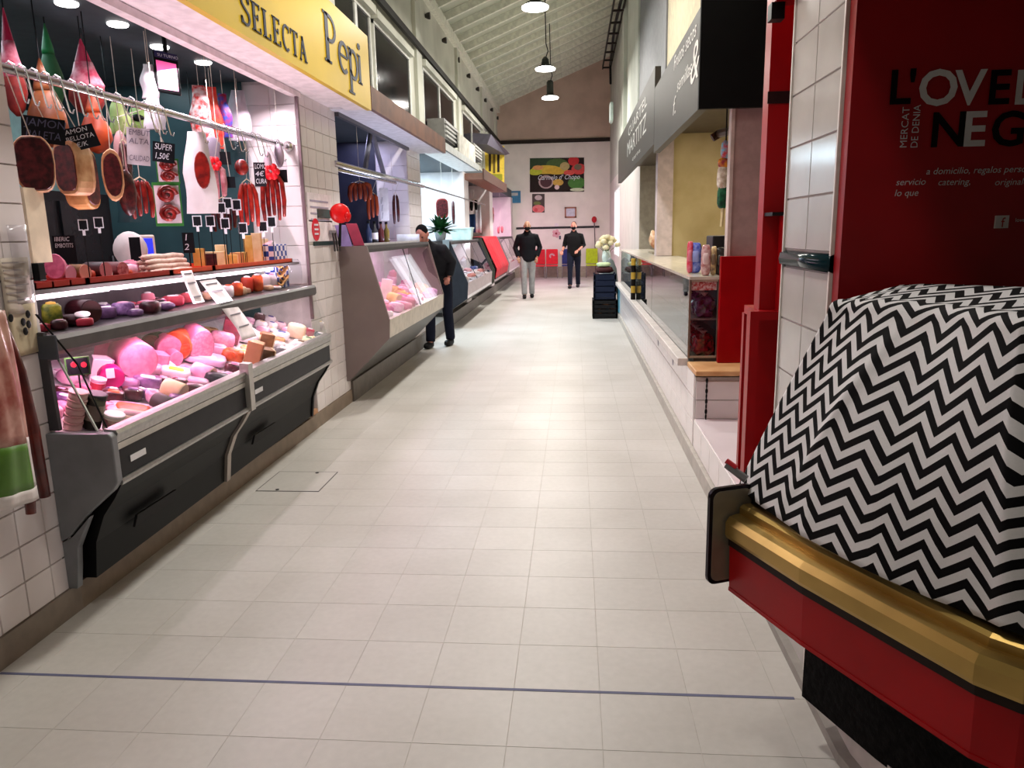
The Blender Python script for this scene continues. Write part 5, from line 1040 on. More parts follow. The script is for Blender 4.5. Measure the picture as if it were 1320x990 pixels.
text('Carmelo d\' Chopo', big, CHALK, c00 + (c10-c00)*.14 + (c01-c00)*.36 + Vector((0,-.03,0)), (1,0,0), (0,0,1), .16, shear=.3, wide=.85)
sp_ = thing('small_fruit_poster', 'small fruit poster hanging under the large one', 'poster', P(694,274,Y=26.39)); cc = [P(*q, Y=26.385) for q in ((686,274),(702,274),(702,250),(686,250))]
MB().prism(cc, [v+Vector((0,.012,0)) for v in cc]).build('sheet', C((74,60,58), .5), sp_); sp_ = COL.objects[-1]
for k, (u, v, ru, rv, c) in enumerate(((.5,.8,.3,.14,(206,190,190)),(.4,.5,.3,.1,(110,120,60)),(.5,.2,.5,.22,(226,120,120)),(.3,.15,.15,.1,(214,70,80)))): spot(sp_, u, v, ru, rv, c, k, 12, cc)
fp = thing('framed_picture', 'small square brown-framed picture on the end wall', 'picture', P(735,281,Y=26.38)); cc = [P(*q, Y=26.385) for q in ((728,281),(743,281),(743,267),(728,267))]; w_ = cc[1].x-cc[0].x; h_ = cc[3].z-cc[0].z; x_, z_ = cc[0].x, cc[0].z
MB().box(x_+.03,x_+w_-.03,26.37,26.385,z_+.03,z_+h_-.03).build('picture', C((206,206,222), .5), fp)
for a in ((x_,x_+w_,z_,z_+.05),(x_,x_+w_,z_+h_-.05,z_+h_),(x_,x_+.05,z_,z_+h_),(x_+w_-.05,x_+w_,z_,z_+h_)): MB().box(a[0],a[1],26.36,26.385,a[2],a[3]).build('frame', C((170,110,90), .5), fp)
def wallbox(bb, mat, name, label, cat, th=.03, inner=None):
    a, b = P(bb[0],bb[3],Y=26.39), P(bb[2],bb[1],Y=26.39); t = thing(name, label, cat, ((a.x+b.x)/2,26.39,a.z)); MB().box(a.x,b.x,26.39-th,26.398,a.z,b.z).build('panel', mat, t)
    if inner: MB().box(a.x+(b.x-a.x)*.15,b.x-(b.x-a.x)*.15,26.385-th,26.39-th,a.z+(b.z-a.z)*.6,b.z-(b.z-a.z)*.15).build('print', inner, t)
    return t
wallbox((649,246,671,262), C((58,124,164), .5), 'blue_sign', 'blue sign with a pale band on the end wall', 'sign', inner=C((190,190,190), .5))
wallbox((645,260,658,273), C((30,26,30), .4), 'wall_monitor', 'black monitor below the blue sign', 'monitor', .12, C((50,44,50), .3))
wallbox((715,288,720,292), WHI, 'white_box', 'tiny white box sitting on the dark wall rail', 'box', .06)
fs = thing('flower_sticker', 'pink flower decoration on the wall above the chairs', 'decoration', P(717,306,Y=26.39)); q = P(717,301,Y=26.385)
for k in range(5): MB().ell(q+Vector((math.cos(k*1.256)*.09,-.005,math.sin(k*1.256)*.09)), (.06,.008,.06), 8, 5).build('petal', C((226,170,180), .5), fs)
MB().ell(q+Vector((0,-.01,0)), (.04,.01,.04), 8, 5).build('centre', C((150,30,60), .5), fs); MB().box(q.x+.1,q.x+.16,26.37,26.38,q.z-.2,q.z-.08).build('leaf_mark', C((60,66,90), .5), fs)
rd = thing('red_lamp', 'small red knob lamp on a thin post by the end wall', 'lamp', P(768,335,Y=26.2)); q = P(766,283,Y=26.2)
MB().ell(q, (.09,.09,.11), 10, 7).build('head', C((190,24,40), .4), rd, True); MB().tube([q, (q.x+.05,26.2,.4),(q.x+.05,26.2,0)], .02, 6).build('post', C((120,110,110), .4), rd); rd.location = (q.x,26.2,0)
for ch in rd.children: ch.location = ch.location + P(768,335,Y=26.2) - Vector((q.x,26.2,0))
# chairs along the end wall
def chair(x, col, label, y=25.9, emblem=False):
    t = thing('plastic_chair', label, 'chair', (x, y, 0), 'plastic chairs along the end wall'); m_ = C(col, .35)
    MB().box(x-.205,x+.205,y-.24,y+.2,.40,.44).build('seat', m_, t, bevel=.015)
    bk_ = MB().xz([(x-.205,.46),(x+.205,.46),(x+.2,.94),(x+.19,.97),(x-.19,.97),(x-.2,.94)], y+.2, y+.235); bk_ = bk_.build('backrest', m_, t, bevel=.01)
    for a in (-.18,.18):
        for b in (-.2,.19): MB().tube([(x+a,y+b,.40),(x+a*1.08,y+b*1.08,0)], .013, 6).build('leg', STEEL, t)
    if emblem:
        for k in range(3): MB().tube([(x+(.05+.02*k)*math.cos(j*.6),y+.196,.74+(.04+.02*k)*math.sin(j*.6)) for j in range(8)], .006, 4).build('emblem_line', CHALK, bk_)
chair(P(695,345,Y=25.9).x, (206,24,44), 'red chair half hidden behind the man in grey trousers'); chair(P(711.5,345,Y=25.9).x, (222,26,48), 'red chair with a white emblem on its back', emblem=True)
chair(P(732,345,Y=25.9).x, (36,40,110), 'navy blue chair behind the walking man'); chair(P(763,345,Y=25.9).x, (190,214,30), 'lime green chair at the right end of the row')
# ================================================================ people
def person(label, loc, head, h=1.8, top=(18,19,24), leg=(150,150,150), shoe=(20,20,22), skin=(190,140,116), hair=(60,48,44), mask=None, arms='pockets', lean=0, stride=.1, bald=False, bareforearm=False, nod=0):
    t = thing('person', label, 'person', loc); t['kind'] = 'person'; del t['kind']; s = h/1.8; ca, sa = math.cos(head), math.sin(head)
    def X(p):
        x, y, z = p; k = max(0, min(1, (z-.85)/.35)); a = lean*k*k*(3-2*k)
        y, z2 = y*math.cos(a) - (z-.93)*math.sin(a) if k else y, .93 + (z-.93)*math.cos(a) + y*math.sin(a) if k else z
        x, y, z2 = x*s, y*s, z2*s; return Vector((loc[0]+x*ca-y*sa, loc[1]+x*sa+y*ca, loc[2]+z2))
    def B(mb, name, mat, vox, par=None):
        mb.v = [X(p) for p in mb.v]; return mb.build(name, mat, par or t, True, remesh=vox)
    SKM = M('skin_%d_%d' % (skin[0],skin[1]), skin, .5, var=.04, sc=20)
    fz = [-stride, stride]; body = MB()
    for i, sx in enumerate((-1, 1)):
        f = fz[i]; body.tube([(sx*.09,0,.9),(sx*.09,f*.5-.02,.5),(sx*.085,f,.09),(sx*.085,f-.08,.04)], [.08,.05,.038,.035], 10)
    body.ell((0,0,.97),(.14,.09,.14)).ell((0,0,1.2),(.14,.085,.3)).tube([(0,0,.95),(0,0,1.2),(0,0,1.40),(0,0,1.52),(0,-.012,1.6)], [.09,.09,.08,.055,.05], 12)
    hy = -.02 - nod*.06; hz = 1.685 - nod*.02
    body.ell((0,hy,hz),(.074,.092,.112),16,12).ell((0,hy-.03,hz-.06),(.055,.06,.055),12,8)
    body.tube([(0,hy-.085,hz+.02),(0,hy-.108,hz-.018),(0,hy-.085,hz-.03)], [.012,.017,.014], 8)
    for sx in (-1, 1): body.ell((sx*.076,hy+.01,hz-.005),(.014,.022,.032),8,6)
    if arms == 'pockets': AR = {-1:[(-.19,0,1.42),(-.29,.05,1.17),(-.22,-.04,.96)], 1:[(.19,0,1.42),(.29,.05,1.17),(.22,-.04,.96)]}
    elif arms == 'front': AR = {-1:[(-.19,0,1.42),(-.27,.05,1.16),(-.30,-.13,1.02)], 1:[(.19,0,1.42),(.27,.04,1.16),(.14,-.2,1.03)]}
    elif arms == 'tucked': AR = {-1:[(-.16,0,1.42),(-.15,-.18,1.22),(-.08,-.30,1.08)], 1:[(.19,0,1.42),(.25,.04,1.17),(.2,-.10,.98)]}
    else: AR = {-1:[(-.19,0,1.42),(-.25,-.08,1.16),(-.16,-.36,1.12)], 1:[(.19,0,1.42),(.25,-.08,1.16),(.16,-.36,1.12)]}
    for sx, a in AR.items():
        a = [Vector(p) for p in a]; d = (a[2]-a[1]).normalized(); e = a[2]; sd = d.cross(Vector((0,0,1))).normalized(); up = sd.cross(d)
        body.tube([a[0],a[1],e], [.05,.042,.03], 10).ell(e+d*.055, (.034,.034,.04), 8, 6)
        for j in range(4):
            o = e + d*.075 + sd*(.036-.024*j); L = (.066,.076,.072,.056)[j]; body.tube([o, o+d*L*.5-up*.004, o+d*L*.8-up*.022, o+d*L-up*.036], [.0125,.012,.011,.009], 7)
        o = e + d*.03 + sd*(.034)*1; body.tube([o, o+sd*.025+d*.02, o+sd*.034+d*.05], [.014,.0125,.0105], 7)
    bo_ = B(body, 'body', SKM, .011)
    tr = MB()
    for i, sx in enumerate((-1, 1)):
        f = fz[i]; tr.tube([(sx*.09,0,.96),(sx*.095,f*.3-.01,.72),(sx*.095,f*.5-.02,.5),(sx*.088,f*.9,.16),(sx*.088,f,.085)], [.105,.092,.072,.066,.064], 12)
    tr.ell((0,.01,.96),(.175,.125,.13),14,10); B(tr, 'trousers', C(leg, .8), .016)
    jk = MB().lathe([(.15,.84),(.20,.88),(.195,1.0),(.185,1.12),(.205,1.28),(.20,1.40),(.15,1.47),(.085,1.52),(.075,1.57)], (0,.0,0), 16, sx=1)
    jk.v = [Vector((p.x, p.y*.66, p.z)) if abs(p.x) >= 0 else p for p in jk.v]
    for sx, a in AR.items():
        a = [Vector(p) for p in a]; e = a[1].lerp(a[2], .35 if bareforearm else .97); jk.tube([(sx*.14,0,1.42), a[0], a[0].lerp(a[1],.5), a[1], e], [.075,.08,.07,.062,.052], 10)
    B(jk, 'jacket', C(top, .75), .016)
    for i, sx in enumerate((-1, 1)):
        f = fz[i]; B(MB().ell((sx*.088,f-.06,.045),(.05,.135,.045),12,8,None,0,.8).ell((sx*.088,f+.01,.07),(.045,.05,.06),10,6), 'shoe', C(shoe, .5), .012)
    hr = MB().ell((0,hy+.018,hz+.03),(.079,.088,.092),14,10) if not bald else MB().ell((0,hy+.03,hz+.0),(.078,.075,.07),14,10)
    B(hr, 'hair', C(hair, .9), .012)
    for sx in (-1, 1): B(MB().ell((sx*.031,hy-.083,hz+.018),(.012,.007,.007),8,6), 'eye', C((40,34,34), .3), 0, bo_)
    if mask: B(MB().ell((0,hy-.045,hz-.055),(.068,.062,.055),12,8), 'face_mask', C(mask, .8), .011)
    else: B(MB().ell((0,hy-.082,hz-.058),(.024,.008,.006),8,5), 'mouth', C((150,84,80), .5), 0, bo_)
    return t
f1 = P(681,384,Z=0); person('man in black jacket and grey trousers, hands in his pockets', (f1.x, f1.y, 0), .06, 1.84, (14,16,22), (150,152,154), skin=(186,140,116), hair=(150,116,98), mask=(18,18,20), arms='pockets', stride=.11, bald=True, nod=1)
f2 = P(740,371,Z=0); person('man in black top and navy trousers walking with bare forearms', (f2.x, f2.y, 0), -.12, 1.82, (18,18,20), (24,28,44), (40,40,44), (206,140,120), (70,52,44), (24,24,28), 'front', 0, .2, bareforearm=True)
f3 = P(562,446,Z=0); person('dark-haired customer in a dark coat leaning over the butcher counter end', (f3.x+.08, f3.y-.05, 0), -.20, 1.86, (30,30,36), (20,24,42), (14,14,16), (196,130,116), (14,12,14), None, 'tucked', .68, .15)
# ================================================================ right row: dried-fruit stall
LW = struct(MB().box(.80, 1.15, 4.95, 14.4, 0, .60).build('wall_low_right', GROUT))
tiles(LW, (.80, 14.35, .105), (0,-1,0), (0,0,1), 31, 3, .302, .165, TILE, name='tile')
LP = struct(MB().box(.80, 1.3, 3.3, 4.95, 0, .30).build('wall_low_plinth', M('white_plinth', (224,212,218), .35, var=.03, sc=2)))
tiles(LP, (.80, 4.95, .105), (0,-1,0), (0,0,1), 5, 1, .302, .19, TILE)
tiles(LW, (.802, 4.95, .30), (1,0,0), (0,0,1), 1, 2, .34, .13, TILE)
led = tag(MB().box(.725, .80, 5.30, 13.6, .60, .655).build('counter_ledge', C((218,210,206), .4), None, bevel=.005), 'long white ledge along the foot of the right glass counter', 'ledge')
V = thing('glass_counter', 'long glass-fronted counter of the dried fruit stall', 'display counter', (1.0, 9.3, .6))
MB().box(.84, 1.30, 5.33, 13.5, .60, .655).build('base', C((90,84,80), .4), V)
FG = glassmat('front_mirror_pane', (.55,.6,.6), 0, 2.4)
for y0, y1 in ((5.33,7.9),(7.92,10.5),(10.52,13.2)): MB().box(.80, .806, y0, y1, .655, 1.205).build('front_glass', FG, V)
MB().box(.81, .995, 5.315, 5.32, .655, 1.205).build('end_glass', GLASS, V)
for x in (.795, .99): MB().box(x, x+.014, 5.305, 5.325, .655, 1.21).build('corner_post', C((130,112,100), .4, metal=.5), V)
MB().box(.795, 1.3, 5.30, 13.3, 1.205, 1.225).build('glass_top', C((206,200,186), .2), V)
for z in (.655, 1.19): MB().box(.805, .99, 5.306, 5.322, z, z+.014).build('end_trim', C((170,150,134), .4), V)
MB().box(1.26, 1.30, 5.33, 13.3, .655, 1.205).build('case_back', C((54,40,44), .5), V)
MB().box(.82, 1.26, 5.34, 13.2, .92, .93).build('inner_shelf', C((120,100,104), .3), V)
rr = random.Random(3)
for i in range(10):
    y = 5.43 + .16*(i//2); z = .658 if i % 2 == 0 else .932; x = .92
    t = thing('sweet_bag', 'shiny %s sweet bag, %s shelf of the glass counter, number %s from its end' % (['red','purple'][i % 2], ['lower','upper'][i % 2], ['one','two','three','four','five'][i//2]), 'bag', (x,y,z), 'bags inside the glass counter')
    MB().ell((x,y,z+.075), (.075,.06,.075), 12, 8, None, .35, .7, rr).build('film', M(['red_film','purple_film2'][i % 2], [(150,16,36),(110,50,100)][i % 2], .18, sc=30, c2=[(60,6,14),(40,20,40)][i % 2], coat=.6), t)
    MB().lathe([(.02,.135),(.006,.15),(.03,.175)], (x,y,z), 8).build('tied_neck', C((200,150,160), .3), t)
t = tag(MB().box(.815,.985,5.325,5.335,1.13,1.19).build('price_strip', M('red_white_strip', (190,50,50), .5, sc=60, c2=(230,200,200))), 'red and white strip under the glass counter top', 'price strip')
ws_ = thing('wooden_shelf', 'light wooden corner shelf at the end of the glass counter', 'shelf', (.98, 5.1, .6))
MB().box(.79, 1.19, 4.90, 5.28, .60, .635).build('board', M('light_wood', (222,174,124), .5, sc=5, c2=(204,150,100)), ws_, bevel=.006)
MB().box(.80, 1.15, 4.95, 5.2, .585, .60).build('batten', C((190,170,150), .5), ws_)
ch = thing('hanging_chain', 'thin black chain hanging below the wooden shelf', 'chain', P(911,545,X=.8))
c0 = P(914,500,Y=4.93); c0.z = .585; 
for k in range(9): MB().ell((.87,4.935,.565-.035*k), (.006 if k % 2 else .009,.004,.02), 6, 5).build('link', BLACK, ch)
ch.location = (.87,4.935,.27)
for o in ch.children: o.location = o.location + P(911,545,X=.8) - Vector((.87,4.935,.27))
for (x, y, s) in ((867,462,'nearest the wooden shelf'),(848,438,'further along')):
    p = P(x, y, X=.79); tag(MB().ell((.793,p.y,p.z), (.006,.03,.06), 8, 6).build('wall_mark', C((130,126,140), .4)), 'small grey fitting on the white low wall, ' + s, 'fitting', 'fittings on the low wall')
# goods on the glass top
for i, (bb, c, c2, s) in enumerate((((880,320,888,364),(206,40,70),(220,120,140),'red'),((888,319,903,364),(60,84,190),(150,160,220),'blue'),((903,322,915,363),(170,110,110),(214,190,190),'pinkish-brown'),((915,324,923,362),(206,180,130),(110,90,70),'tan'),((921,326,936,362),(30,28,30),(60,56,50),'black'))):
    x0, y0, x1, y1 = bb; p = P((x0+x1)/2, y1-1, Y=5.75 if i < 2 else 5.42); p.z = 1.226; p.x = max(p.x, .86); p, rt, n, d = fr(0,0,p=p); w = (x1-x0)*d/FPX; h_ = .235 - .01*i
    t = thing('sweet_packet', 'tall %s packet standing on the glass counter' % s, 'packet', p, 'packets on the glass counter')
    rot = Matrix((rt,n,UPV)).transposed()
    MB().ell(p+UPV*h_/2, (w*.52,.04,h_/2), 12, 8, rot, .08, .5, rr).build('film', M('packet_%d' % i, c, .3, sc=26, c2=c2), t, True)
    MB().ell(p+UPV*h_*.55+n*.018, (w*.36,.03,h_*.2), 10, 6, rot, 0, .5).build('label_patch', C(c2, .4), t, True)
p = P(899,322,Z=1.46); t = tag(MB().box(1.0,1.24,5.62,5.9,1.226,1.50).build('till_box', C((34,32,34), .4), None, bevel=.01), 'black till box behind the packets on the glass counter', 'till')
t = tag(MB().box(.98,1.05,5.5,5.6,1.226,1.37).build('card_reader', C((206,196,180), .4), None, bevel=.008), 'cream card reader beside the black till', 'card reader')
# striped stack on the ledge
p = P(828,386,Z=.655); q = P(828,333,Y=p.y); n_ = 6
bt = thing('striped_tin_stack', 'column of black and gold tins standing on the white ledge', 'tin stack', (.765,p.y,.655)); hh = (q.z-.655)/n_
for k in range(n_): MB().lathe([(.030,0),(.032,.004),(.032,hh-.004),(.030,hh)], (.765,p.y,.655+k*hh), 14).build('tin', C((196,160,60), .35) if k % 2 else C((24,20,18), .35), bt)
# inner walls of the stall
BE = M('beige_board', (206,192,148), .6, sc=2.5, c2=(190,174,128))
pb = struct(MB().box(1.21, 2.6, 9.7, 9.8, 0, 2.7).build('wall_partition', BE)); struct(MB().box(1.02, 1.21, 9.62, 9.85, 1.23, 2.7).build('trim_3', C((206,192,192), .5)))
struct(MB().box(2.5, 2.6, 4.2, 9.7, 0, 2.7).build('wall_nut_back', BE)); struct(MB().box(.9, 2.6, 5.3, 14.4, 2.7, 2.76).build('ceiling_right_stalls', C((90,80,66), .6)))
struct(MB().box(2.5, 2.6, 9.8, 14.4, 0, 2.7).build('wall_deli_back', C((176,166,146), .6))); struct(MB().box(1.2, 2.6, 14.3, 14.4, 0, 2.7).build('wall_deli_end', C((168,158,140), .6)))
dc = thing('deli_cabinet', 'dark taupe back counter in the far right stall', 'cabinet', (2.1, 13, 0)); MB().box(1.6,2.45,11.6,14.2,0,1.5).build('body', C((110,98,86), .5), dc); MB().box(1.55,2.47,11.55,14.25,1.5,1.54).build('top', C((128,116,102), .5), dc)
for y in (11.7, 12.55, 13.4): MB().box(1.585,1.6,y,y+.75,.1,1.42).build('door', C((118,106,94), .5), dc)
hm = thing('ham_on_stand', 'pale ham lying on a stand in the far right stall', 'ham', (1.3, 10.6, 1.226)); q = P(834,318,Z=1.226)
q = Vector((1.12, 10.8, 1.226)); hm.location = q; MB().box(q.x-.06,q.x+.08,q.y-.3,q.y+.3,1.226,1.25).build('stand', C((150,140,120), .5), hm)
MB().tube([q+Vector((0,-.28,.10)), q+Vector((0,-.1,.17)), q+Vector((0,.12,.2)), q+Vector((0,.3,.3))], [.05,.09,.07,.025], 12).build('leg_of_ham', M('pale_ham', (222,196,150), .5, sc=8, c2=(176,110,70)), hm, True); MB().ell(q+Vector((0,-.27,.10)), (.035,.03,.045), 10, 6).build('cut_face', MEAT, hm)
# hanging packets column at the stall's near post
hb = thing('hanging_packet_strip', 'strip of hanging packets, green one lowest, by the aluminium post', 'packets', P(930,292,Y=5.6)); 
for i, (bb, c, c2) in enumerate((((930,182,941,205),(110,190,220),(200,60,70)),((926,204,940,216),(226,150,30),(150,40,60)),((925,214,938,244),(232,224,210),(180,160,140)),((925,240,938,268),(20,96,60),(10,50,34)))):
    x0,y0,x1,y1 = bb; p, rt, n, d = fr((x0+x1)/2,(y0+y1)/2,p=P((x0+x1)/2,(y0+y1)/2,Y=5.6)); MB().ell(p, ((x1-x0)*d/FPX*.55,.03,(y1-y0)*d/FPX*.52), 10, 8, Matrix((rt,n,UPV)).transposed(), .12, .7, rr).build('packet', M('strip_pack_%d' % i, c, .35, sc=30, c2=c2), hb, True)
MB().tube([P(932,268,Y=5.6), P(930,292,Y=5.6)], .012, 6).build('tail', C((214,196,150), .5), hb); MB().tube([P(936,183,Y=5.6), (P(936,183,Y=5.6).x, 5.6, 2.70)], .006, 5).build('cord', BLACK, hb)
bx = thing('wall_bracket', 'brown bracket arm sticking out of the beige wall', 'bracket', P(925,178,Y=6.4)); MB().tube([P(918,178,Y=6.4), P(928,172,Y=6.4), P(944,168,Y=6.0)], [.03,.035,.03], 8).build('arm', C((70,48,36), .5), bx)
# fascia signs
FD = M('dark_fascia', (62,58,52), .5, var=.05, sc=2)
s1 = thing('fascia_sign', 'dark grey sign with white script about dried fruit', 'sign', (.85, 6.5, 2.31)); MB().box(.80,1.9,5.16,5.2,2.31,3.3).build('end_board', C((8,8,9), .7), s1); s1 = MB().box(.80,.86,5.2,7.95,2.31,2.93).build('panel', FD, s1)
WT = C((226,226,220), .5)
def st(s, sign, x0, y0, x1, hpx, X=.799, shear=.25):          # lettering between two picture columns on the sign plane
    a = P(x0, y0, X=X); b = P(x1, y0, X=X); return text(s, sign, WT, a, (0,-1,0), (0,0,1), hpx*dist(a)/FPX, shear=shear, fit=abs(a.y-b.y))
st('Frutos secos', s1, 868.5, 92, 896, 17); st('semillas', s1, 872.5, 120, 891, 16); st('&', s1, 889, 112, 899.5, 48); st('f.', s1, 867, 150, 870.5, 22)
s2 = thing('fascia_sign', 'far dark brown sign with two lines of white capitals', 'sign', (.85, 11, 2.38)); s2 = MB().box(.80,.86,7.97,14.3,2.40,3.14).build('panel', FD, s2)
st('CUARTEL', s2, 810, 177, 833, 11, shear=0); st('MARTITZ', s2, 808.5, 203, 832, 18, shear=0); st('carns', s2, 815, 208, 825, 5, shear=0)
tag(MB().box(1.15,1.23,15.8,16.2,3.9,4.35).build('wall_speaker', C((168,184,178), .5), None, bevel=.03), 'pale rounded speaker box high on the right wall', 'speaker'); COL.objects['wall_speaker'].location.x = .98
q = P(788,146,X=1.0); COL.objects['wall_speaker'].location = (1.0, 19.0, P(788,158,Y=19.0).z); COL.objects['wall_speaker'].location.x = P(788,146,Y=19.0).x
# aluminium post and red joinery
post = struct(MB().box(1.05,1.235,5.26,5.34,1.36,2.78).build('trim_4', C((176,150,148), .4))); MB().box(1.03,1.052,5.25,5.34,1.0,2.78).build('edge_strip', C((206,188,182), .4), post)
rp_ = thing('red_counter_panel', 'plain red board standing at the end of the glass counter', 'panel', (1.1, 5.25, .635)); MB().box(.985,1.30,5.20,5.25,.637,1.365).build('board', RED, rp_, bevel=.003)
tall = thing('tall_red_panel', 'tall red joinery panel between dried fruit stall and tiled pillar', 'panel', (1.1, 3.6, 1.18))
MB().box(.845,1.5,3.52,3.62,1.18,3.09).build('board', RED, tall); MB().box(.84,1.5,3.515,3.52,2.08,2.13).build('dark_band', C((40,14,16), .5), tall)
MB().box(.915,1.5,3.44,3.52,1.18,1.60).build('raised_block', RED, tall); MB().box(.85,.96,3.38,3.52,1.60,1.615).build('black_ledge', BLACK, tall)
cab = thing('red_niche_cabinet', 'red cabinet with an open niche beside the tiled pillar', 'cabinet', (1.1, 3.6, .3))
MB().box(.79,.83,3.44,3.51,.30,1.18).build('side', RED, cab); MB().box(.83,1.5,3.44,3.75,1.14,1.18).build('top', RED, cab); MB().box(.83,1.5,3.75,3.79,.30,1.14).build('back', RED, cab); MB().box(.83,1.5,3.42,3.75,.30,.34).build('bottom', RED, cab)
# tiled pillar with dark green strip
PL = struct(MB().box(.802, 1.6, 2.42, 2.97, 0, 2.38).build('wall_pillar_right', GROUT))
T2 = M('pillar_tile', (188,182,178), .16, var=.04, sc=3)
tiles(PL, (.802, 2.97, .03), (0,-1,0), (0,0,1), 2, 7, .275, .1965, T2); tiles(PL, (.802, 2.97, 1.47), (0,-1,0), (0,0,1), 2, 5, .275, .182, T2)
MB().xz([(.802,1.405),(.782,1.415),(.778,1.435),(.782,1.455),(.802,1.465)], 2.42, 2.97).build('dark_green_strip', M('green_glazed_strip', (14,44,52), .15), PL, True)
for y in (2.962, 2.42): MB().box(.79,.803,y,y+.012,0,2.38).build('edge_bead', C((226,218,212), .3), PL)
# ================================================================ the red kiosk in front
DR = M('kiosk_red_board', (150,10,20), .4, var=.04, sc=4)
kw = thing('kiosk_board', 'dark red wall board with black and white kiosk lettering', 'sign board', (1.6, 2.4, 0)); kw = MB().box(.80,3.0,2.36,2.415,0,3.0).build('board', DR, kw)
WL = M('letter_grey_white', (206,204,206), .5); BL = M('letter_black', (6,4,5), .5)
def kt(s, x, y, hpx, mat, wide=1, up=(0,0,1), du=(1,0,0), shear=0, bold=0):
    p = P(x, y, Y=2.356); return text(s, kw, mat, p, du, up, hpx*dist(p)/FPX, wide=wide, shear=shear, bold=bold)
for s, x, y, hp, m_ in (("L", 1143,134,42,BL),("'", 1168,134,42,BL),('O',1181,136,44,WL),('V',1229,135,43,WL),('E',1270,134,42,BL),('L',1304,134,42,WL),('N',1196,189,43,BL),('E',1238,188,43,WL),('G',1274,188,43,BL),('R',1316,188,43,BL)): kt(s, x, y, hp, m_, bold=.02)
kt('MERCAT', 1168, 191, 9, WL, 1.05, (-1,0,0), (0,0,1)); kt('DE DENIA', 1182, 191, 9, WL, .95, (-1,0,0), (0,0,1))
kt('a domicilio, regalos personalizados', 1193, 225, 8.5, WL, 1, shear=.2); kt('servicio', 1154, 239, 8.5, WL, 1, shear=.2); kt('catering,', 1208, 239, 8.5, WL, 1, shear=.2); kt('originales', 1281, 239, 8.5, WL, 1, shear=.2); kt('lo que', 1152, 253, 8.5, WL, 1, shear=.2)
p = P(1291, 286, Y=2.356); r = 8*dist(p)/FPX; MB().box(p.x-r,p.x+r,2.352,2.36,p.z-r,p.z+r).build('square_logo', WL, kw); text('f', kw, DR, (p.x-.3*r, 2.350, p.z-.85*r), (1,0,0), (0,0,1), r*1.6); kt('lovella', 1308, 286, 5, WL)
cn = thing('kiosk_canopy', 'red canopy over the kiosk counter', 'canopy', (1.5, 1.2, 2.44)); MB().box(.62,3.2,-1.5,2.36,2.46,2.52).build('roof', C((60,10,14), .5), cn); MB().box(.60,.66,-1.5,2.36,2.46,2.9).build('fascia', RED, cn)
hd = thing('red_header_box', 'red box over the tiled pillar', 'header', (1.1, 2.7, 2.38)); MB().box(.76,1.6,2.43,3.2,2.39,2.9).build('box', RED, hd); MB().box(.75,.80,3.14,3.2,2.33,2.39).build('bracket', BLACK, hd)
# counter plan: outer line of the gold rail, from the far end round the front
RL = [P(x, y, Z=.72) for x, y in ((935,680),(1030,740),(1255,865))]; RL.append(RL[2] + (P(1320,890,Z=.72)-RL[2])*1.0); RL.append(RL[3] + Vector((.55,-.22,0)))
RL = [Vector((p.x,p.y,0)) for p in RL]
def offs(pts, d):                                     # parallel line, d metres inwards (to the kiosk side)
    out = []
    for i, p in enumerate(pts):
        ns = []
        for a, b in ((i-1,i),(i,i+1)):
            if a >= 0 and b < len(pts):
                t_ = (pts[b]-pts[a]).normalized(); ns.append(Vector((-t_.y, t_.x, 0)))
        n_ = sum(ns, Vector()).normalized(); out.append(p + n_*(d/max(.4, n_.dot(ns[0]))))
    return out
KC = thing('kiosk_counter', 'red and gold kiosk counter, front right', 'display counter', (.9, 1.7, 0))
def sweep(prof, name, mat, a=0, b=None, parent=KC, smooth=False):   # prof [(inset, z)] along the plan line; one piece per straight run
    lines = [offs(RL, d) for d, z in prof]; k = len(prof)
    for i in range(a, len(RL)-1 if b is None else b):
        A = [(lines[j][i].x, lines[j][i].y, prof[j][1]) for j in range(k)]; Bq = [(lines[j][i+1].x, lines[j][i+1].y, prof[j][1]) for j in range(k)]
        MB().prism(A, Bq).build(name, mat, parent, smooth)
GOLD = M('gold_anodised', (176,146,84), .33, .85, var=.06, sc=6)
sweep([(.004,.690),(0,.70),(0,.735),(.012,.752),(.035,.756),(.07,.756),(.07,.690)], 'gold_rail', GOLD)
sweep([(.045,.756),(.045,.775),(.055,.782),(.085,.782),(.085,.756)], 'gold_upper_rail', GOLD)
sweep([(.085,.75),(.085,.802),(.16,.802),(.16,.75)], 'dark_sill', C((20,15,13), .35))
sweep([(.012,.665),(.012,.690),(.07,.690),(.07,.665)], 'dark_groove', C((36,22,18), .5))
sweep([(.02,.535),(.016,.665),(.07,.665),(.06,.535)], 'red_skirt', RED)
sweep([(.018,.525),(.018,.536),(.06,.536),(.06,.525)], 'skirt_edge', RED)
sweep([(.05,.535),(.10,.50),(.30,.30),(.30,.12),(.5,.12),(.5,.535)], 'black_underside', M('black_foam', (14,13,13), .9, var=.3, sc=40, bump=.8))
sweep([(.09,.535),(.09,.80),(.6,.80),(.6,.535)], 'body', C((40,16,18), .5))
d0 = (RL[1]-RL[0]).normalized(); n0 = Vector((-d0.y, d0.x, 0)); E0 = RL[0] - d0*.012
pl = []; 
for a, b, c0_ in ((.0,.0,0),): pass
cx0, cx1, z0, z1, rr_ = -.045, .10, .545, .835, .025
for (cx, cz_, a0) in ((cx1-rr_, z1-rr_, 0),(cx0+rr_, z1-rr_, 90),(cx0+rr_, z0+rr_, 180),(cx1-rr_, z0+rr_, 270)):
    for k in range(5):
        a = math.radians(a0+22.5*k); pl.append((cx+rr_*math.cos(a), cz_+rr_*math.sin(a)))
Q = lambda u, z, o: E0 + n0*u + UPV*z + d0*o
MB().prism([Q(u,z,0) for u,z in pl], [Q(u,z,-.012) for u,z in pl]).build('end_plate', C((44,38,44), .25, metal=.6), KC)
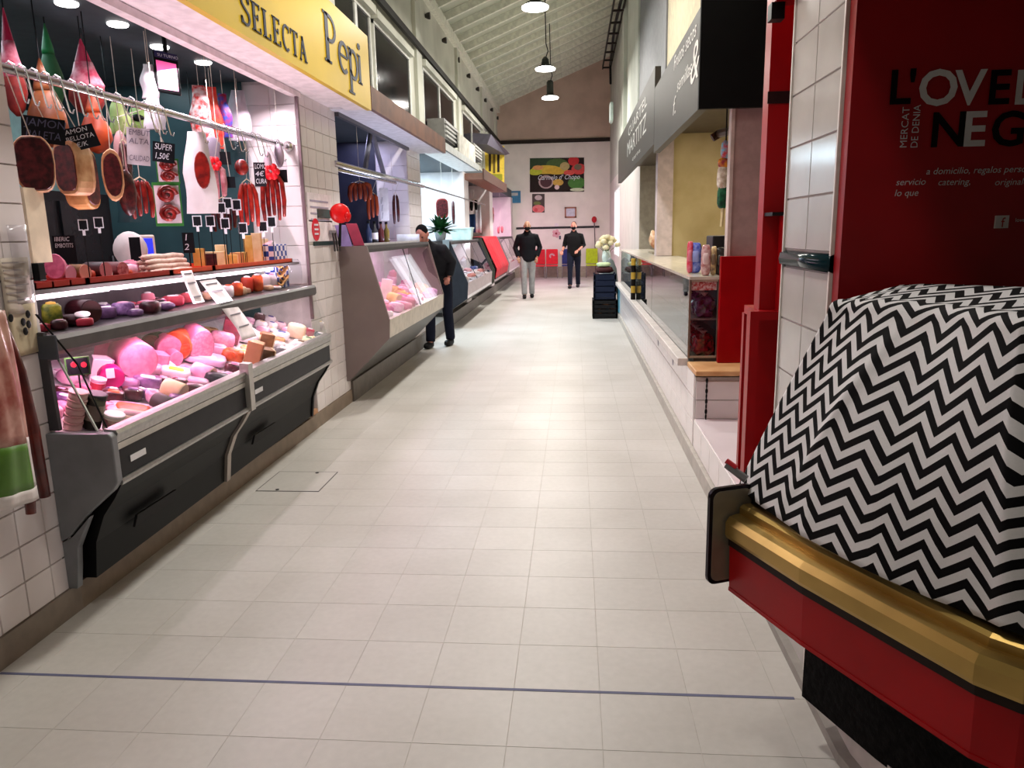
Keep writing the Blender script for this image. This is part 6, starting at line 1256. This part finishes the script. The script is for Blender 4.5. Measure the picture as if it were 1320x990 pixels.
sc_ = lambda u, z, k: (cx0+cx1)/2 + (u-(cx0+cx1)/2)*k
MB().prism([Q(sc_(u,z,.86), (z0+z1)/2+(z-(z0+z1)/2)*.93, .001) for u,z in pl], [Q(sc_(u,z,.86), (z0+z1)/2+(z-(z0+z1)/2)*.93, .003) for u,z in pl]).build('plate_face', C((150,140,122), .3, metal=.4), KC)
kb = struct(tag(MB().prism([(x,y,0) for x,y in ((.80,3.3),(.80,2.0),(.86,1.7),(1.0,1.42),(1.25,1.2),(2.6,.75),(2.6,3.3))], [(x,y,.13) for x,y in ((.80,3.3),(.80,2.0),(.86,1.7),(1.0,1.42),(1.25,1.2),(2.6,.75),(2.6,3.3))]).build('trim_5', C((206,198,192), .4))))
MB().prism([(x,y,0) for x,y in ((.765,3.3),(.765,2.0),(.83,1.69),(.975,1.395),(1.23,1.17),(2.6,.72),(2.6,3.3))], [(x,y,.035) for x,y in ((.765,3.3),(.765,2.0),(.83,1.69),(.975,1.395),(1.23,1.17),(2.6,.72),(2.6,3.3))]).build('kerb', C((150,144,138), .5), kb)
# cloth over the glass of the counter
HEM = [P(x, y, Z=.80) for x, y in ((952,627),(985,654),(1030,690),(1120,735),(1200,772),(1320,819))]; HEM.append(HEM[-1]+Vector((.28,-.14,0)))
TOP = [P(x, y, Y=yy) for x, y, yy in ((1074,390,2.09),(1105,390,2.02),(1150,392,1.91),(1210,397,1.76),(1265,404,1.61),(1320,412,1.48))]; TOP.append(TOP[-1]+Vector((.24,-.16,0)))
BK = [Vector((q.x+.22, q.y+.12, q.z+.035)) for q in TOP]
def poly(pts, u):
    k = min(len(pts)-2, int(u*(len(pts)-1))); return pts[k].lerp(pts[k+1], u*(len(pts)-1)-k)
def lenp(pts):
    return sum((b-a).length for a, b in zip(pts, pts[1:]))
def clothpt(u, v):
    h_, t_, b_ = poly(HEM,u), poly(TOP,u), poly(BK,u)
    f = lambda w: h_.lerp(t_, w) + Vector((-.03,-.012,0))*math.sin(PI*w)*min(1, u*3)
    if v < .68: p = f(v/.72)
    elif v < .80:
        w = (v-.68)/.12; a, b = f(.68/.72), t_ + (b_-t_)*.16; m_ = t_ + Vector((-.012,0,.012)); p = a*(1-w)**2 + m_*2*w*(1-w) + b*w*w
    else: p = t_ + (b_-t_)*(.16+.84*(v-.80)/.2)
    fold = .008*math.sin(u*15+v*5)*(.4+.6*(1-v)) + .012*math.exp(-((u-.80-.1*v)/.025)**2)*(1-v) + .010*math.exp(-((u-.22-.28*v)/.02)**2)*math.sin(PI*min(1,v*1.4))
    return p + Vector((-.8,-.5,.25))*fold
ck = thing('chevron_cloth', 'black and white zigzag cloth covering the kiosk counter', 'cloth', (.6, 1.9, .8))
ml = lenp(HEM)
mb = MB().grid(clothpt, 90, 60, lambda u, v: (u*(ml*(1-v)+lenp(TOP)*v), v*1.0))
def chevron():
    a = bpy.data.materials.new('chevron_print'); a.use_nodes = True; nt = a.node_tree; b = nt.nodes['Principled BSDF']; N = nt.nodes.new; Lk = nt.links.new
    uv = N('ShaderNodeUVMap'); sp = N('ShaderNodeSeparateXYZ'); Lk(uv.outputs[0], sp.inputs[0])
    def mt(op, x, y=None, z=None):
        n = N('ShaderNodeMath'); n.operation = op
        for i, q in enumerate((x, y, z)):
            if q is None: continue
            if isinstance(q, (int,float)): n.inputs[i].default_value = q
            else: Lk(q, n.inputs[i])
        return n.outputs[0]
    pp = mt('PINGPONG', mt('MULTIPLY', sp.outputs[0], 1/.125*2), 1.0)
    z = mt('ADD', mt('MULTIPLY', sp.outputs[1], 1/.057), mt('MULTIPLY', pp, 1.02))
    st = mt('GREATER_THAN', mt('FRACT', z), .5)
    nz = N('ShaderNodeTexNoise'); nz.inputs['Scale'].default_value = 160; Lk(uv.outputs[0], nz.inputs[0])
    mx = N('ShaderNodeMix'); mx.data_type = 'RGBA'; mx.inputs['A'].default_value = (*srgb((13,12,14)),1); mx.inputs['B'].default_value = (*srgb((222,220,222)),1); Lk(st, mx.inputs['Factor'])
    m2 = N('ShaderNodeMix'); m2.data_type = 'RGBA'; m2.blend_type = 'MULTIPLY'; m2.inputs['Factor'].default_value = .12; Lk(mx.outputs['Result'], m2.inputs['A']); Lk(nz.outputs[0], m2.inputs['B'])
    Lk(m2.outputs['Result'], b.inputs['Base Color']); b.inputs['Roughness'].default_value = .8; b.inputs['Specular IOR Level'].default_value = .1
    bp = N('ShaderNodeBump'); bp.inputs['Strength'].default_value = .15; Lk(nz.outputs[0], bp.inputs['Height']); Lk(bp.outputs[0], b.inputs['Normal'])
    return a
mb.build('fabric', chevron(), ck, True, thick=.004)
pk = thing('kiosk_glass_case', 'glass case hidden under the zigzag cloth', 'display case', (.9, 1.8, .8))
IN = offs(RL, .22); MB().prism([(q.x,q.y,.803) for q in IN]+[(1.6,1.0,.803),(1.6,2.3,.803),(.62,2.3,.803)], [(q.x+.2,q.y+.06,1.25) for q in IN]+[(1.6,1.0,1.25),(1.6,2.3,1.25),(.84,2.3,1.25)]).build('case_body', C((60,50,50), .5), pk)
cp = thing('cloth_clip', 'red-handled grey clip pinching the cloth corner', 'clip', P(945,605,Y=2.08)); a, b = P(936,599,Y=2.09), P(962,618,Y=2.06)
MB().tube([a,b], [.010,.012], 6).build('jaw', C((110,108,110), .4), cp); MB().tube([a+Vector((0,0,.012)), a.lerp(b,.5)+Vector((0,0,.012))], .008, 6).build('handle', C((200,24,40), .4), cp)
# ================================================================ crates, flowers and sacks by the far end of the right counter
def crate(x0, x1, y0, y1, z0, z1, mat, label):
    t = thing('crate', label, 'crate', ((x0+x1)/2,(y0+y1)/2,z0), 'stacked crates by the right counter'); e = .02
    MB().box(x0,x1,y0,y1,z0,z0+.02).build('bottom', mat, t)
    for k in range(4):
        a = z0+.03+(z1-z0-.03)*k/4; b = a+(z1-z0)/4*.72
        for q in ((x0,x1,y0,y0+e),(x0,x1,y1-e,y1),(x0,x0+e,y0+e,y1-e),(x1-e,x1,y0+e,y1-e)): MB().box(*q,a,b).build('slat', mat, t)
    for x in (x0,x1-.03):
        for y in (y0,y1-.03): MB().box(x,x+.03,y,y+.03,z0,z1).build('corner_post', mat, t)
    return t
crate(.32,.76,13.5,14.0,0,.34,C((22,22,24), .5),'black crate on the floor, lowest of the stack'); crate(.34,.74,13.55,14.0,.345,.80,C((26,34,56), .5),'dark blue crate on top of the black one')
fn = M('brown_produce', (150,96,50), .6, sc=16, c2=(96,54,26))
for k in range(5): 
    t = tag(MB().ell((.44+.07*k,13.62+.08*(k % 2),.11+.07*(k % 3)), (.06,.07,.06), 10, 7, None, .15, 1, rr).build('brown_loaf', fn, None, True), 'brown lumpy root in the lowest black crate', 'vegetable', 'brown roots in the black crate')
gs = thing('grey_sack', 'grey plastic sheet slumped behind the crates', 'sack', (.86, 13.9, 0)); MB().lathe([(.05,.30),(.13,.36),(.16,.6),(.13,.85),(.07,1.0),(.02,1.05)], (.66,14.35,0), 14).build('sheet', C((110,120,122), .5), gs, True); MB().lathe([(.12,0),(.14,.1),(.1,.31)], (.66,14.35,0), 12).build('foot', C((80,86,90), .5), gs)
cv = tag(MB().ell((.54,13.77,.86), (.16,.12,.06), 12, 7, None, .2, .7, rr).build('dark_cloth', C((70,30,34), .7), None, True), 'dark maroon cloth bundle on the blue crate', 'cloth'); 
gv = tag(MB().ell((.52,13.75,.955), (.13,.1,.04), 12, 7, None, .2, .7, rr).build('green_packet', C((206,226,180), .5), None, True), 'pale green packet on top of the crate stack', 'packet')
fv = thing('flower_vase', 'glass vase of cream flowers beside the right counter', 'flowers', (.6, 14.7, .95)); st_ = thing('flower_stand', 'white stand under the cream flowers', 'stand', (.6, 14.75, 0)); MB().box(.48,.74,14.62,14.9,0,.95).build('box', C((226,226,226), .5), st_, bevel=.01)
MB().lathe([(.07,0),(.09,.1),(.07,.22)], (.61,14.76,.95), 14).build('vase', C((206,220,214), .2), fv, True)
for k in range(16):
    a = k*2.4; r_ = .05+.012*k; q = Vector((.62+math.cos(a)*r_, 14.76+math.sin(a)*r_*.8, 1.42-.012*k+.02*(k % 3))); MB().tube([(.61,14.76,1.1), q], .005, 5).build('stem', C((90,120,60), .6), fv)
    MB().ell(q, (.06,.06,.045), 8, 6, None, .3, 1, rr).build('bloom', C((240,226,184), .6), fv, True)
tag(MB().box(.775,.80,13.35,13.95,.12,.56).build('teal_panel', C((90,150,170), .5)), 'teal board leaning on the end of the low white wall', 'board')
